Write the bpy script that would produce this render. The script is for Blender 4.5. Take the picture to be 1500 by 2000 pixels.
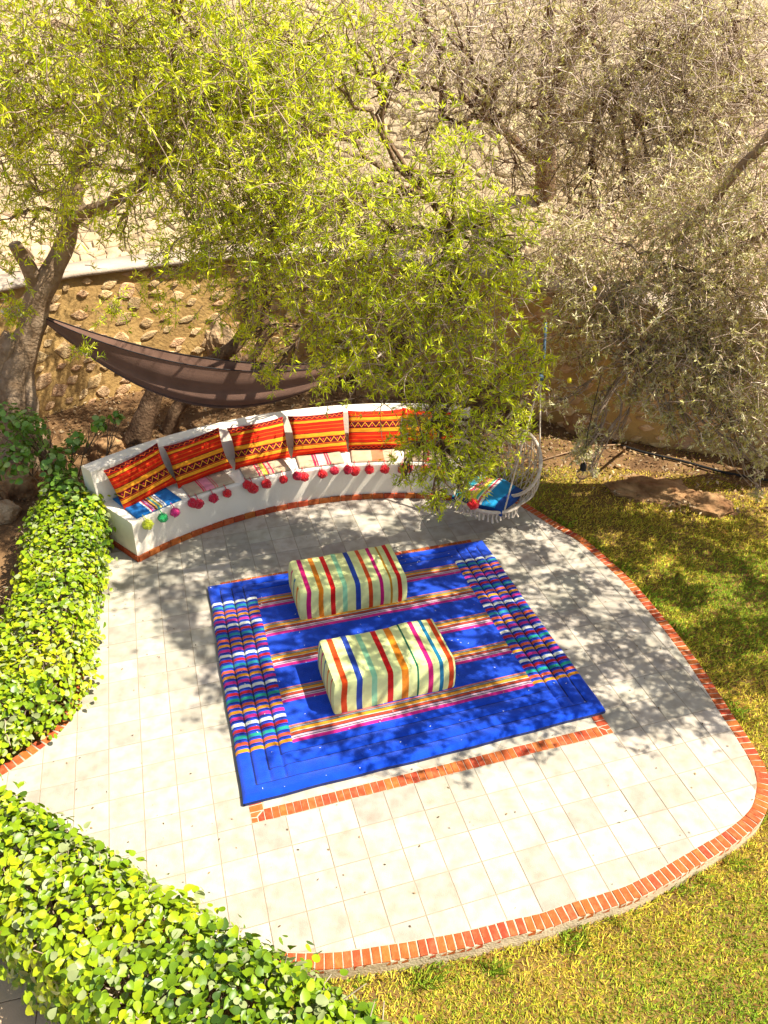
import bpy, math, random
import numpy as np
from mathutils import Vector, Matrix
random.seed(7)
rng = np.random.default_rng(11)
for o in list(bpy.data.objects): bpy.data.objects.remove(o)
scene = bpy.context.scene
COL = scene.collection

# ---------------------------------------------------------------- camera, sky, sun, exposure
CAM_H, PITCH, ROLL, FPX = 5.0116, math.radians(33.407), math.radians(0.532), 1502.0
cp, sp, cr, sr = math.cos(PITCH), math.sin(PITCH), math.cos(ROLL), math.sin(ROLL)
r0, u0, fw = Vector((1,0,0)), Vector((0,sp,cp)), Vector((0,cp,-sp))
RIGHT, UP = r0*cr+u0*sr, u0*cr-r0*sr
cam = bpy.data.cameras.new('camera'); cam_o = bpy.data.objects.new('camera', cam); COL.objects.link(cam_o)
cam_o.matrix_world = Matrix(((RIGHT.x,UP.x,-fw.x,0),(RIGHT.y,UP.y,-fw.y,0),(RIGHT.z,UP.z,-fw.z,CAM_H),(0,0,0,1)))
cam.sensor_fit = 'VERTICAL'; cam.sensor_height = 24; cam.lens = 24*FPX/2000; cam.clip_end = 1500
scene.camera = cam_o
SUN_EL = math.radians(55); SUN_AZ = Vector((0.985,-0.172))
SUNV = Vector((SUN_AZ.x*math.cos(SUN_EL), SUN_AZ.y*math.cos(SUN_EL), math.sin(SUN_EL)))
world = bpy.data.worlds.new('World'); scene.world = world; world.use_nodes = True
wn = world.node_tree.nodes; wl = world.node_tree.links
sky = wn.new('ShaderNodeTexSky'); sky.sky_type = 'NISHITA'; sky.sun_disc = False
sky.dust_density = 1.6; sky.ozone_density = 0.7; sky.air_density = 1.0; sky.sun_elevation = SUN_EL; sky.sun_rotation = math.atan2(SUN_AZ.x, SUN_AZ.y)
wl.new(sky.outputs[0], wn['Background'].inputs[0]); wn['Background'].inputs[1].default_value = 0.095
sun = bpy.data.lights.new('sun','SUN'); sun.energy = 5.0; sun.angle = math.radians(0.45); sun.color = (1,.955,.87)
sun_o = bpy.data.objects.new('sun', sun); COL.objects.link(sun_o)
sun_o.rotation_euler = SUNV.to_track_quat('Z','Y').to_euler(); sun_o.location = (8,-2,14)
scene.view_settings.view_transform = 'Standard'; scene.view_settings.look = 'None'
scene.view_settings.exposure = 1.25; scene.view_settings.gamma = 1.0
scene.render.engine = 'CYCLES'
scene.cycles.max_bounces = 6; scene.cycles.diffuse_bounces = 3; scene.cycles.transmission_bounces = 5
scene.cycles.transparent_max_bounces = 6; scene.cycles.caustics_reflective = False; scene.cycles.caustics_refractive = False

# ---------------------------------------------------------------- helpers
def ray(px, py):
    return fw + RIGHT*((px-750)/FPX) + UP*((1000-py)/FPX)
def G(px, py, z=0.0):                       # the place's point at height z seen there
    d = ray(px,py); t = (z-CAM_H)/d.z
    return Vector((d.x*t, d.y*t, z))
def RY(px, py, y):                          # the place's point at distance y
    d = ray(px,py); t = y/d.y
    return Vector((d.x*t, y, CAM_H+d.z*t))
def pxy(P):                                 # numpy points -> photo pixels
    P = np.asarray(P,float); q = P-np.array([0,0,CAM_H])
    d = q@np.array(fw); return 750+FPX*(q@np.array(RIGHT))/d, 1000-FPX*(q@np.array(UP))/d, d

def link(me, name, parent=None, loc=None):
    o = bpy.data.objects.new(name, me); COL.objects.link(o)
    if parent: o.parent = parent
    if loc is not None: o.location = loc
    return o
def tag(o, label=None, cat=None, group=None, kind=None):
    if label: o['label'] = label
    if cat: o['category'] = cat
    if group: o['group'] = group
    if kind: o['kind'] = kind
    return o
def thing(name, label, cat, loc=(0,0,0), group=None):
    o = bpy.data.objects.new(name, None); COL.objects.link(o); o.location = loc; o.empty_display_size = .1
    return tag(o, label, cat, group)
def mesh(name, v, f, m=None, smooth=False):
    me = bpy.data.meshes.new(name)
    v = np.asarray(v, np.float32)
    if isinstance(f, np.ndarray):
        n, k = f.shape
        me.vertices.add(len(v)); me.vertices.foreach_set('co', v.ravel())
        me.loops.add(n*k); me.loops.foreach_set('vertex_index', f.astype(np.int32).ravel())
        me.polygons.add(n); me.polygons.foreach_set('loop_start', np.arange(0,n*k,k,dtype=np.int32))
        me.polygons.foreach_set('loop_total', np.full(n,k,np.int32)); me.update(calc_edges=True)
    else:
        me.from_pydata([tuple(map(float,a)) for a in v], [], f); me.update()
    if smooth: me.polygons.foreach_set('use_smooth', np.ones(len(me.polygons),bool))
    if m: me.materials.append(m)
    return me
def base_of(parent):
    return np.array(parent.location) if parent is not None else np.zeros(3)
def part(name, v, f, m, parent=None, smooth=False, kind=None):   # v in world coordinates
    v = np.asarray(v, float)-base_of(parent)
    if parent is not None and parent.parent is not None: v = v-base_of(parent.parent)
    o = link(mesh(name, v, f, m, smooth), name, parent)
    if kind: o['kind'] = kind
    return o
def attr(me, name, vals, kind='FLOAT', dom='FACE'):
    a = me.attributes.new(name, kind, dom)
    a.data.foreach_set('color' if 'COLOR' in kind else 'value', np.asarray(vals,np.float32).ravel())
def frames(t):
    """unit tangents (N,3) -> two perpendicular unit vectors"""
    a = np.where(np.abs(t[:,2:3])<.9, np.array([[0,0,1.]]), np.array([[1.,0,0]]))
    b = np.cross(t,a); b /= np.linalg.norm(b,axis=1,keepdims=True)+1e-9
    return b, np.cross(t,b)
def tubes(paths, radii, sides=3):
    """(N,K,3) paths with (N,K) radii -> verts, quads"""
    paths = np.asarray(paths,float); N,K,_ = paths.shape
    t = np.gradient(paths,axis=1).reshape(-1,3); t /= np.linalg.norm(t,axis=1,keepdims=True)+1e-9
    b,c = frames(t); b=b.reshape(N,K,1,3); c=c.reshape(N,K,1,3)
    a = np.arange(sides)*2*math.pi/sides
    R = np.broadcast_to(np.asarray(radii,float),(N,K)).reshape(N,K,1,1)
    v = paths.reshape(N,K,1,3)+R*(b*np.cos(a)[:,None]+c*np.sin(a)[:,None])
    i = np.arange(N*K*sides).reshape(N,K,sides)
    j = np.roll(i,-1,axis=2)
    f = np.stack([i[:,:-1],j[:,:-1],j[:,1:],i[:,1:]],-1).reshape(-1,4)
    return v.reshape(-1,3), f
def tube(path, r, sides=8, caps=True):
    path = np.array([tuple(p) for p in path],float); K=len(path)
    r = np.broadcast_to(np.asarray(r,float),(K,))
    # parallel transport so thick tubes do not twist
    t = np.gradient(path,axis=0); t /= np.linalg.norm(t,axis=1,keepdims=True)+1e-9
    b,_ = frames(t[:1]); b=b[0]; V=[]
    for k in range(K):
        b = b-t[k]*np.dot(b,t[k]); b/=np.linalg.norm(b)+1e-9; c=np.cross(t[k],b)
        for s in range(sides):
            a=2*math.pi*s/sides; V.append(path[k]+r[k]*(b*math.cos(a)+c*math.sin(a)))
    F=[]
    for k in range(K-1):
        for s in range(sides):
            s2=(s+1)%sides; F.append([k*sides+s,k*sides+s2,(k+1)*sides+s2,(k+1)*sides+s])
    if caps: F.append(list(range(sides))[::-1]); F.append([(K-1)*sides+s for s in range(sides)])
    return np.array(V), F
class MB:
    def __init__(s): s.v=[]; s.f=[]; s.n=0
    def add(s, v, f):
        v=np.asarray(v,float); s.v.append(v); s.f += [[int(i)+s.n for i in q] for q in f]; s.n+=len(v); return s
    def build(s, name, m, parent=None, smooth=False, kind=None):
        return part(name, np.concatenate(s.v), s.f, m, parent, smooth, kind)
def catmull(P, n=8, closed=False):
    P=[np.array(p,float) for p in P]; N=len(P); out=[]
    for i in range(N if closed else N-1):
        g=lambda k: P[k%N] if closed else P[min(max(k,0),N-1)]
        a,b,c,d=g(i-1),g(i),g(i+1),g(i+2)
        for j in range(n):
            t=j/n; out.append(.5*((2*b)+(c-a)*t+(2*a-5*b+4*c-d)*t*t+(3*b-a-3*c+d)*t**3))
    if not closed: out.append(P[-1])
    return np.array(out)
def resample(P, step, closed=False):
    P=np.array(P,float)
    if closed: P=np.vstack([P,P[:1]])
    L=np.concatenate([[0],np.cumsum(np.linalg.norm(np.diff(P,axis=0),axis=1))])
    n=max(2,int(round(L[-1]/step))); s=np.linspace(0,L[-1],n+1)
    Q=np.stack([np.interp(s,L,P[:,k]) for k in range(P.shape[1])],1)
    return Q[:-1] if closed else Q
def inside(poly, X):
    X=np.atleast_2d(X); x,y=X[:,0],X[:,1]; r=np.zeros(len(X),bool); n=len(poly)
    for i in range(n):
        x1,y1=poly[i][:2]; x2,y2=poly[(i+1)%n][:2]
        if y1==y2: continue
        c=((y1>y)!=(y2>y))&(x<(x2-x1)*(y-y1)/(y2-y1)+x1); r^=c
    return r
def clip(subj, conv):
    """part of polygon subj inside convex counter-clockwise polygon conv"""
    out=[np.array(p,float) for p in subj]
    for i in range(len(conv)):
        a=np.array(conv[i]); b=np.array(conv[(i+1)%len(conv)]); inp=out; out=[]
        if not inp: return []
        side=lambda p:(b[0]-a[0])*(p[1]-a[1])-(b[1]-a[1])*(p[0]-a[0])
        for k in range(len(inp)):
            p,q=inp[k-1],inp[k]; sp_,sq=side(p),side(q)
            if (sp_>=0)!=(sq>=0): out.append(p+(q-p)*(sp_/(sp_-sq)))
            if sq>=0: out.append(q)
    return out
def area(P):
    P=np.array(P); x,y=P[:,0],P[:,1]; return .5*np.sum(x*np.roll(y,-1)-y*np.roll(x,-1))
def vnoise(X, scale, seed=0, octs=3):
    """cheap smooth noise -1..1 on (N,3)"""
    X=np.asarray(X,float)*scale; r=np.random.default_rng(seed); o=np.zeros(len(X)); amp=1
    for k in range(octs):
        for j in range(4):
            w=r.normal(size=X.shape[1]); w/=np.linalg.norm(w); o+=amp*np.sin(X@w*(2**k)*2*math.pi*.6+r.uniform(0,6.28))/4
        amp*=.55
    return o
_tpl={}
def ico(sub=2):
    if sub in _tpl: return _tpl[sub]
    import bmesh
    b=bmesh.new(); bmesh.ops.create_icosphere(b,subdivisions=sub,radius=1)
    v=np.array([x.co[:] for x in b.verts]); f=[[x.index for x in q.verts] for q in b.faces]; b.free()
    _tpl[sub]=(v,f); return v,f
def prism(poly, z0, z1, ch=.0025):
    """polygon (2-D, ccw) -> bevelled slab"""
    P=np.array(poly,float); c=P.mean(0); n=len(P)
    d=P-c; L=np.linalg.norm(d,axis=1,keepdims=True)+1e-6; Q=P-d/L*ch*1.4
    v=[(*p,z0) for p in P]+[(*p,z1-ch) for p in P]+[(*p,z1) for p in Q]
    f=[[2*n+i for i in range(n)]]
    for i in range(n):
        j=(i+1)%n; f+= [[i,j,n+j,n+i],[n+i,n+j,2*n+j,2*n+i]]
    return np.array(v), f

# ---------------------------------------------------------------- materials
def mat(name, col, col2=None, scale=6.0, rough=.75, bump=0, bscale=80, rand=0, use=None, spec=.25,
        transl=0, detail=5, tint2=None, coat=0, contrast=(.35,.65)):
    m=bpy.data.materials.new(name); m.use_nodes=True; nt=m.node_tree; N=nt.nodes; L=nt.links
    p=N['Principled BSDF']; p.inputs['Roughness'].default_value=rough; p.inputs['Specular IOR Level'].default_value=spec
    if coat: p.inputs['Sheen Weight'].default_value=coat
    geo=N.new('ShaderNodeNewGeometry')
    def rgb(c):
        n=N.new('ShaderNodeRGB'); n.outputs[0].default_value=(*c,1); return n.outputs[0]
    def mix(a,b,f):
        n=N.new('ShaderNodeMix'); n.data_type='RGBA'
        for s,x in ((6,a),(7,b)): L.new(x,n.inputs[s])
        if isinstance(f,float): n.inputs[0].default_value=f
        else: L.new(f,n.inputs[0])
        return n.outputs[2]
    def noise(s,d=detail):
        n=N.new('ShaderNodeTexNoise'); n.inputs['Scale'].default_value=s; n.inputs['Detail'].default_value=d
        L.new(geo.outputs['Position'],n.inputs['Vector']); return n.outputs[0]
    def rng_(x,a,b,c,d):
        n=N.new('ShaderNodeMapRange'); n.inputs[1].default_value=a; n.inputs[2].default_value=b
        n.inputs[3].default_value=c; n.inputs[4].default_value=d; L.new(x,n.inputs[0]); return n.outputs[0]
    if use=='Col':
        a=N.new('ShaderNodeAttribute'); a.attribute_name='Col'; c=a.outputs['Color']
        hs=N.new('ShaderNodeHueSaturation'); L.new(c,hs.inputs['Color'])
        L.new(rng_(noise(scale),.3,.7,.82,1.12),hs.inputs['Value']); c=hs.outputs[0]
    elif use=='tint':                       # colour runs from col to tint2 by leaf
        a=N.new('ShaderNodeAttribute'); a.attribute_name='tint'
        oi=N.new('ShaderNodeObjectInfo')
        s=N.new('ShaderNodeMath'); s.operation='ADD'; sc3=N.new('ShaderNodeSeparateColor'); L.new(oi.outputs['Color'],sc3.inputs[0]); L.new(a.outputs['Fac'],s.inputs[0]); L.new(sc3.outputs[0],s.inputs[1])
        w=N.new('ShaderNodeMath'); w.operation='FRACT'; L.new(s.outputs[0],w.inputs[0])
        cr_=N.new('ShaderNodeValToRGB'); e=cr_.color_ramp.elements
        cols=tint2; e[0].position=0; e[0].color=(*cols[0],1); e[1].position=1; e[1].color=(*cols[-1],1)
        for k in range(1,len(cols)-1):
            q=e.new(k/(len(cols)-1)); q.color=(*cols[k],1)
        L.new(w.outputs[0],cr_.inputs[0]); c=cr_.outputs[0]
    else:
        c=rgb(col)
        if col2: c=mix(c,rgb(col2),rng_(noise(scale),contrast[0],contrast[1],0,1))
    if rand:
        oi=N.new('ShaderNodeObjectInfo'); hs=N.new('ShaderNodeHueSaturation'); L.new(c,hs.inputs['Color'])
        L.new(rng_(oi.outputs['Random'],0,1,1-rand,1+rand),hs.inputs['Value'])
        wn_=N.new('ShaderNodeTexWhiteNoise'); wn_.noise_dimensions='1D'; L.new(oi.outputs['Random'],wn_.inputs['W'])
        L.new(rng_(wn_.outputs['Value'],0,1,.5-.012,.5+.012),hs.inputs['Hue']); c=hs.outputs[0]
    L.new(c,p.inputs['Base Color'])
    if bump:
        b=N.new('ShaderNodeBump'); b.inputs['Strength'].default_value=bump; b.inputs['Distance'].default_value=.02
        L.new(noise(bscale,6),b.inputs['Height']); L.new(b.outputs[0],p.inputs['Normal'])
    if transl:
        t=N.new('ShaderNodeBsdfTranslucent'); L.new(c,t.inputs[0]); ms=N.new('ShaderNodeMixShader'); ms.inputs[0].default_value=transl
        L.new(p.outputs[0],ms.inputs[1]); L.new(t.outputs[0],ms.inputs[2]); L.new(ms.outputs[0],N['Material Output'].inputs[0])
    return m
M={}
M['lawn']=mat('lawn_soil',(.13,.075,.022),(.22,.14,.03),2.2,.95,.6,60)
M['grass']=mat('grass_blades',(0,0,0),rough=.8,use='Col',scale=3,transl=.25,spec=.1)
M['tile']=mat('patio_tile',(.41,.362,.278),(.30,.252,.18),9,.8,.3,160,rand=.15,contrast=(.4,.75))
M['grout']=mat('grout',(.22,.17,.11),(.31,.25,.17),9,.95,.3,90)
M['kerb']=mat('kerb_render',(.62,.49,.32),(.48,.36,.22),7,.9,.4,60)
M['mortar']=mat('pale_mortar',(.50,.41,.29),(.40,.32,.22),20,.95,.4,120)
M['brick']=mat('terracotta_brick',(.37,.068,.014),(.45,.125,.038),22,.8,.35,120,rand=.2,contrast=(.45,.75))
M['terrace']=mat('terrace_tile',(.50,.36,.20),(.42,.30,.16),4,.6,.15,90,rand=.08)
M['soil']=mat('bare_soil',(.095,.048,.018),(.19,.105,.042),3,.95,.8,35)
M['plaster']=mat('white_plaster',(.80,.71,.56),(.70,.60,.45),2.5,.85,.18,50,contrast=(.5,.8))
M['rug']=mat('woven_rug',(0,0,0),use='Col',scale=14,rough=.95,bump=.5,bscale=170,coat=.15,spec=.1)
M['pouf']=mat('pouf_cloth',(0,0,0),use='Col',scale=9,rough=.95,bump=.25,bscale=120,coat=.1,spec=.1)
M['wall']=mat('wall_mortar',(.46,.285,.095),(.33,.195,.065),2.6,.95,.8,22)
M['stone']=mat('wall_stone',(.60,.41,.21),(.42,.25,.11),9,.95,1.0,46,rand=.2)
M['cap']=mat('wall_cap',(.46,.37,.27),(.36,.28,.2),3,.9,.4,40)
M['hill']=mat('hillside_earth',(.28,.20,.11),(.40,.30,.18),1.2,.95,.8,18)
M['hstone']=mat('hill_stone',(.50,.37,.22),(.37,.26,.145),5,.9,.7,30,rand=.15)
M['rock']=mat('boulder_rock',(.36,.21,.09),(.17,.08,.03),5,.95,1.0,22)
M['litrock']=mat('sunlit_rock',(.44,.30,.16),(.26,.15,.065),4,.95,1.0,24)  # paler copy of the boulder rock, with sunlight put into its colour
M['bark']=mat('tree_bark',(.20,.125,.065),(.33,.23,.14),7,.95,1.0,28)
M['bark2']=mat('dark_bark',(.11,.06,.03),(.19,.115,.06),7,.95,1.0,28)
M['palebark']=mat('pale_limb',(.34,.25,.17),(.24,.16,.10),9,.95,.8,40)
M['twig']=mat('twig_bark',(.44,.34,.24),(.26,.17,.10),9,.9)
M['ptwig']=mat('bare_twig',(.70,.56,.43),(.42,.29,.20),6,.9)
M['twig3']=mat('brown_twig',(.66,.53,.42),(.30,.20,.14),5,.9)
M['leafg']=mat('argan_leaf',None,use='tint',tint2=[(.20,.27,.008),(.46,.56,.008),(.66,.74,.010),(.86,.84,.03),(.66,.70,.12)],rough=.5,transl=.30,spec=.3)
M['leafo']=mat('olive_leaf',None,use='tint',tint2=[(.36,.33,.08),(.56,.52,.12),(.70,.62,.26),(.78,.70,.46),(.66,.64,.06)],rough=.55,transl=.30,spec=.25)
M['leafs']=mat('silver_leaf',None,use='tint',tint2=[(.34,.33,.08),(.54,.50,.12),(.72,.66,.28),(.82,.76,.46),(.64,.64,.06)],rough=.55,transl=.28,spec=.35)
M['hedge']=mat('hedge_leaf',None,use='tint',tint2=[(.025,.06,.008),(.07,.14,.008),(.16,.26,.008),(.27,.37,.008),(.40,.46,.010),(.50,.46,.015),(.26,.32,.18)],rough=.38,transl=.30,spec=.35)
M['shrub']=mat('shrub_leaf',None,use='tint',tint2=[(.05,.12,.012),(.12,.24,.02),(.18,.32,.03),(.28,.38,.10)],rough=.35,transl=.25,spec=.45)
M['hammock']=mat('hammock_cloth',(.20,.105,.066),(.16,.082,.05),4,.7,.15,90,coat=.2)
M['hamrim']=mat('hammock_hem',(.02,.015,.014),None,4,.7)
M['cord']=mat('cotton_cord',(.62,.53,.41),(.50,.41,.30),30,.9,.4,200)
M['strap']=mat('blue_strap',(.045,.085,.12),(.07,.11,.15),12,.7)
M['hstem']=mat('hedge_stem',(.50,.40,.28),(.30,.21,.13),9,.9)
M['hose']=mat('black_hose',(.012,.011,.010),None,4,.5)
M['line']=mat('tan_line',(.28,.17,.09),None,4,.8)
M['black']=mat('black_socket',(.015,.014,.013),None,4,.5)
M['fruit']=mat('yellow_fruit',(.75,.62,.02),(.6,.55,.02),20,.5)
M['litter']=mat('leaf_litter',(0,0,0),use='Col',scale=9,rough=.9)
for n,c in dict(red=(.78,.010,.012),crimson=(.62,.006,.03),pink=(.80,.03,.20),green=(.02,.42,.10),lime=(.62,.66,.02)).items():
    M['pom_'+n]=mat('pompom_'+n,c,tuple(x*.65 for x in c),60,1.0,.8,160,coat=.3,spec=.05)
g=bpy.data.materials.new('bulb_glass'); g.use_nodes=True; q=g.node_tree.nodes['Principled BSDF']
q.inputs['Base Color'].default_value=(.85,.84,.8,1); q.inputs['Roughness'].default_value=.02; q.inputs['Transmission Weight'].default_value=.95; q.inputs['IOR'].default_value=1.12
M['glass']=g

# ---------------------------------------------------------------- patio plan
T=0.25; YAW=math.radians(16.996); GO=np.array([.9659,4.0207]); cy,sy=math.cos(YAW),math.sin(YAW)
def g2w(a,b): return GO+T*np.array([cy*a-sy*b, sy*a+cy*b])
def w2g(P):
    d=(np.atleast_2d(P)[:,:2]-GO)/T; return np.stack([cy*d[:,0]+sy*d[:,1],-sy*d[:,0]+cy*d[:,1]],1)
BC=np.array([.25,4.15]); BR0,BR1,BRB=3.76,4.33,4.55        # bench centre and radii
BA0,BA1=math.radians(139.7),math.radians(80)
right=[(1.30,8.16),(1.64,7.91),(2.04,7.38),(2.26,7.11),(2.44,6.73),(2.60,6.35),(2.72,5.94),(2.82,5.56),(2.89,5.21),(2.94,4.89),(2.98,4.55),(3.02,4.28)]
corner=[(3.04,4.05),(3.02,3.85),(2.93,3.65),(2.80,3.49)]
front=[(2.57,3.33),(2.39,3.23),(2.18,3.12),(1.95,3.0),(1.71,2.89),(1.49,2.82),(1.26,2.75),(1.08,2.69),(.85,2.64),(.58,2.57),(.27,2.51),(-.1,2.45),(-.39,2.42),(-.8,2.44),(-1.25,2.55),(-1.8,2.8),(-2.5,2.98),(-3.3,2.9),(-4.4,2.6)]
leftp=[(-4.7,3.05),(-3.7,3.4),(-3.3,3.66),(-3.0,3.93),(-2.8,4.19),(-2.71,4.40),(-2.69,4.62),(-2.75,4.85),(-2.90,5.5),(-3.02,6.1),(-3.10,6.5),(-3.14,6.8),(-3.05,7.2)]
back=[(BC[0]+4.2*math.cos(a),BC[1]+4.2*math.sin(a)) for a in np.linspace(math.radians(134),math.radians(82),10)]
OUT=[tuple(p) for p in catmull(right+corner+front,5)]+[tuple(p) for p in catmull(leftp,5)]+back
if area(OUT)<0: OUT=OUT[::-1]
OUTR=resample(OUT,.031,closed=True)
tg=np.roll(OUTR,-2,0)-np.roll(OUTR,2,0); tg/=np.linalg.norm(tg,axis=1,keepdims=True); nin=np.stack([-tg[:,1],tg[:,0]],1)
INNER=(OUTR+nin*.106)[::3]

# ---------------------------------------------------------------- ground
def lawn_z(x,y):
    s=np.clip((y-3.2)/3.5,0,1); s=s*s*(3-2*s)
    z=-.125+.085*s+.012*np.sin(x*1.7+y)*np.sin(y*1.3-x*.4)
    b=np.clip((y-8.6)/2,0,1); return z+b*.10
xs=np.concatenate([[-400,-120,-40,-16],np.arange(-9,9.01,.15),[16,40,120,400]]); ys=np.concatenate([[-400,-100,-30,-10],np.arange(-3,14.01,.15),[20,40,120,400]])
X,Y=np.meshgrid(xs,ys); Z=lawn_z(X,Y); P=np.stack([X,Y,Z],-1).reshape(-1,3)
ins=inside(OUTR[::4],P); P[ins,2]=-.20
nx=len(xs); i=(np.arange(len(ys)-1)[:,None]*nx+np.arange(nx-1)[None]).ravel()
lawn=part('lawn',P,np.stack([i,i+1,i+nx+1,i+nx],1),M['lawn'],smooth=True); tag(lawn,kind='structure')

# patio slab with its tiles and border bricks
v,f=prism(OUTR+nin*.003,-.19,-.010,.002); patio=part('patio',v,f,M['kerb']); tag(patio,kind='structure')
v,f=prism(OUTR[::3]+nin[::3]*.008,-.012,-.0028,.001); part('mortar_bed',v,f,M['grout'],patio)
q0=OUTR[::2]+nin[::2]*.006; q1=OUTR[::2]+nin[::2]*.108; n=len(q0); a=np.arange(n); b=(a+1)%n
part('border_mortar',np.concatenate([np.c_[q0,np.full(n,-.0012)],np.c_[q1,np.full(n,-.0012)],np.c_[q0,np.full(n,-.04)]]),np.concatenate([np.stack([a,b,b+n,a+n],1),np.stack([a+2*n,b+2*n,b,a],1)]),M['mortar'],patio)
FR=(-8,4,0,11.6)                                              # brick inlay, in tiles
RUG=dict(TL=(-1.797,6.13),TR=(1.098,6.986),BR=(1.896,4.516),BL=(-1.028,3.576))
rugpoly=[RUG[k] for k in ('BL','BR','TR','TL')]
rc=np.mean(rugpoly,0); rugsmall=[tuple(rc+(np.array(p)-rc)*.90) for p in rugpoly]
def cell(a,b,s=1,gp=.010): return [g2w(a+gp,b+gp),g2w(a+s-gp,b+gp),g2w(a+s-gp,b+s-gp),g2w(a+gp,b+s-gp)]
full_v,full_f=prism([(-T/2+.0025,-T/2+.0025),(T/2-.0025,-T/2+.0025),(T/2-.0025,T/2-.0025),(-T/2+.0025,T/2-.0025)],-.010,0,.0022)
tile_me=mesh('tile',full_v,full_f,M['tile'])
cand=[]
for a in range(-26,12):
    for b in range(-8,19):
        c=cell(a,b); 
        if a>=FR[0] and a+1<=FR[1] and b>=FR[2] and b<11: continue
        ins=inside(INNER,np.array(c))
        if not ins.any() and not inside(INNER,np.array([np.mean(c,0)])).any(): continue
        ctr=np.mean(c,0)
        d=np.hypot(*(ctr-BC)); ang=math.atan2(ctr[1]-BC[1],ctr[0]-BC[0])
        if d>BR0+.2 and BA1<ang<BA0: continue
        cand.append((a,b,c,ins.all()))
def px_area(c):
    x,y,d=pxy(np.array([(*p,0) for p in c])); vis=(x>-20).any() and (x<1520).any() and (y<2030).any()
    return abs(area(np.stack([x,y],1))) if vis else 0
cand.sort(key=lambda k:-px_area(k[2]))
rest=MB(); rest_n=0; ntile=0
for a,b,c,whole in cand:
    top=b==11 and FR[0]<=a<FR[1]
    if top:                                                    # tiles cut along the inlay's far side
        poly=[g2w(a+.008,11.61),g2w(a+.992,11.61),g2w(a+.992,11.992),g2w(a+.008,11.992)]; whole=False
    else: poly=c
    z=float(np.random.default_rng((a+50)*97+b+50).normal(0,.0006))
    if whole and not top: v,f=None,None
    else:
        poly=clip([tuple(p) for p in INNER],poly)
        if len(poly)<3 or area(poly)<.002: continue
        v,f=prism(poly,-.010,0,.0022)
    if ntile<300 and px_area(c)>0:
        if v is None:
            o=link(tile_me,'tile',patio,(*np.mean(c,0),z)); o.rotation_euler=(0,0,YAW+(math.pi/2)*random.randint(0,3))
        else: part('tile',v+np.array([0,0,z]),f,M['tile'],patio)
        ntile+=1
    else:
        if v is None: v,f=prism(c,-.010,0,.0022)
        rest.add(v,f); rest_n+=1
if rest_n: rest.build('far_tiles',M['tile'],patio,kind='stuff')
bl,bw=.099,.0515
bv,bf=prism([(-bw/2,-bl/2),(bw/2,-bl/2),(bw/2,bl/2),(-bw/2,bl/2)],-.05,0,.004)
brick_mes=[]
for k in range(4):
    w=bv.copy(); w[:,:2]+=np.random.default_rng(k).normal(0,.0012,(len(w),2)); brick_mes.append(mesh('brick',w,bf,M['brick']))
O2=resample(OUT,.0605,closed=True); t2=np.roll(O2,-1,0)-np.roll(O2,1,0); t2/=np.linalg.norm(t2,axis=1,keepdims=True)
nb=0
for k in range(len(O2)):
    p=O2[k]+np.array([-t2[k,1],t2[k,0]])*(bl/2+.004); x,y,d=pxy([(*p,0)])
    if not(-30<x[0]<1530 and y[0]<2040) or nb>=300: continue
    if np.hypot(*(p-BC))<BRB and BA1<math.atan2(p[1]-BC[1],p[0]-BC[0])<BA0 and np.hypot(*(p-BC))>BR0+.05: continue
    o=link(random.choice(brick_mes),'brick',patio,(p[0],p[1],.0022+abs(random.gauss(0,.0016)))); o.rotation_euler=(random.gauss(0,.01),random.gauss(0,.01),math.atan2(t2[k,1],t2[k,0])+random.gauss(0,.012)); nb+=1

# brick inlay framing the rug
v,f=prism([g2w(FR[0],FR[2]),g2w(FR[1],FR[2]),g2w(FR[1],FR[3]),g2w(FR[0],FR[3])],-.011,-.0022,.001)
inlay=part('brick_inlay',v,f,M['mortar']); tag(inlay,kind='structure')
n=51; step=(FR[1]-FR[0]-.84)/n
def inlay_brick(a,b,rot):
    p=g2w(a,b); o=link(random.choice(brick_mes),'brick',inlay,(p[0],p[1],.001+abs(random.gauss(0,.001)))); o.rotation_euler=(0,0,YAW+rot+random.gauss(0,.01))
for k in range(n): inlay_brick(FR[0]+.42+step*(k+.5),FR[2]+.205,0)
for k in range(12): inlay_brick(FR[0]+.205,FR[2]+.50+.235*k,math.pi/2); inlay_brick(FR[1]-.205,FR[2]+.50+.235*k,math.pi/2)
for k in range(n): inlay_brick(FR[0]+.42+step*(k+.5),FR[3]-.205,0)
for s,a0 in ((1,FR[0]),(-1,FR[1])):                             # mitred corner pieces
    for poly in ([(0.02,.02),(.19,.02),(.19,.16),(.02,.19)],[(.22,.02),(.40,.02),(.40,.36),(.22,.19)],[(.02,.22),(.17,.20),(.34,.36),(.02,.36)]):
        q=[g2w(a0+s*x,FR[2]+y) for x,y in poly]
        if area(q)<0: q=q[::-1]
        v,f=prism(q,-.01,.001,.002); part('brick',v,f,M['brick'],inlay)
strip=[g2w(FR[0]+.43,FR[2]+.43),g2w(FR[1]-.43,FR[2]+.43),g2w(FR[1]-.43,1.3),g2w(FR[0]+.43,1.3)]
for k in range(-14,10):
    for j in (-1,0,1):
        cx,cyy=FR[0]+6+k*.71,.6+j*.71+(.355 if 0 else 0)
        if (k+j)%2: continue
        h=.695; dia=[g2w(cx-h,cyy),g2w(cx,cyy-h),g2w(cx+h,cyy),g2w(cx,cyy+h)]
        q=clip(dia,strip)
        if len(q)>2 and area(q)>.002:
            v,f=prism(q,-.010,0,.002); part('tile',v,f,M['tile'],inlay)

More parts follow.
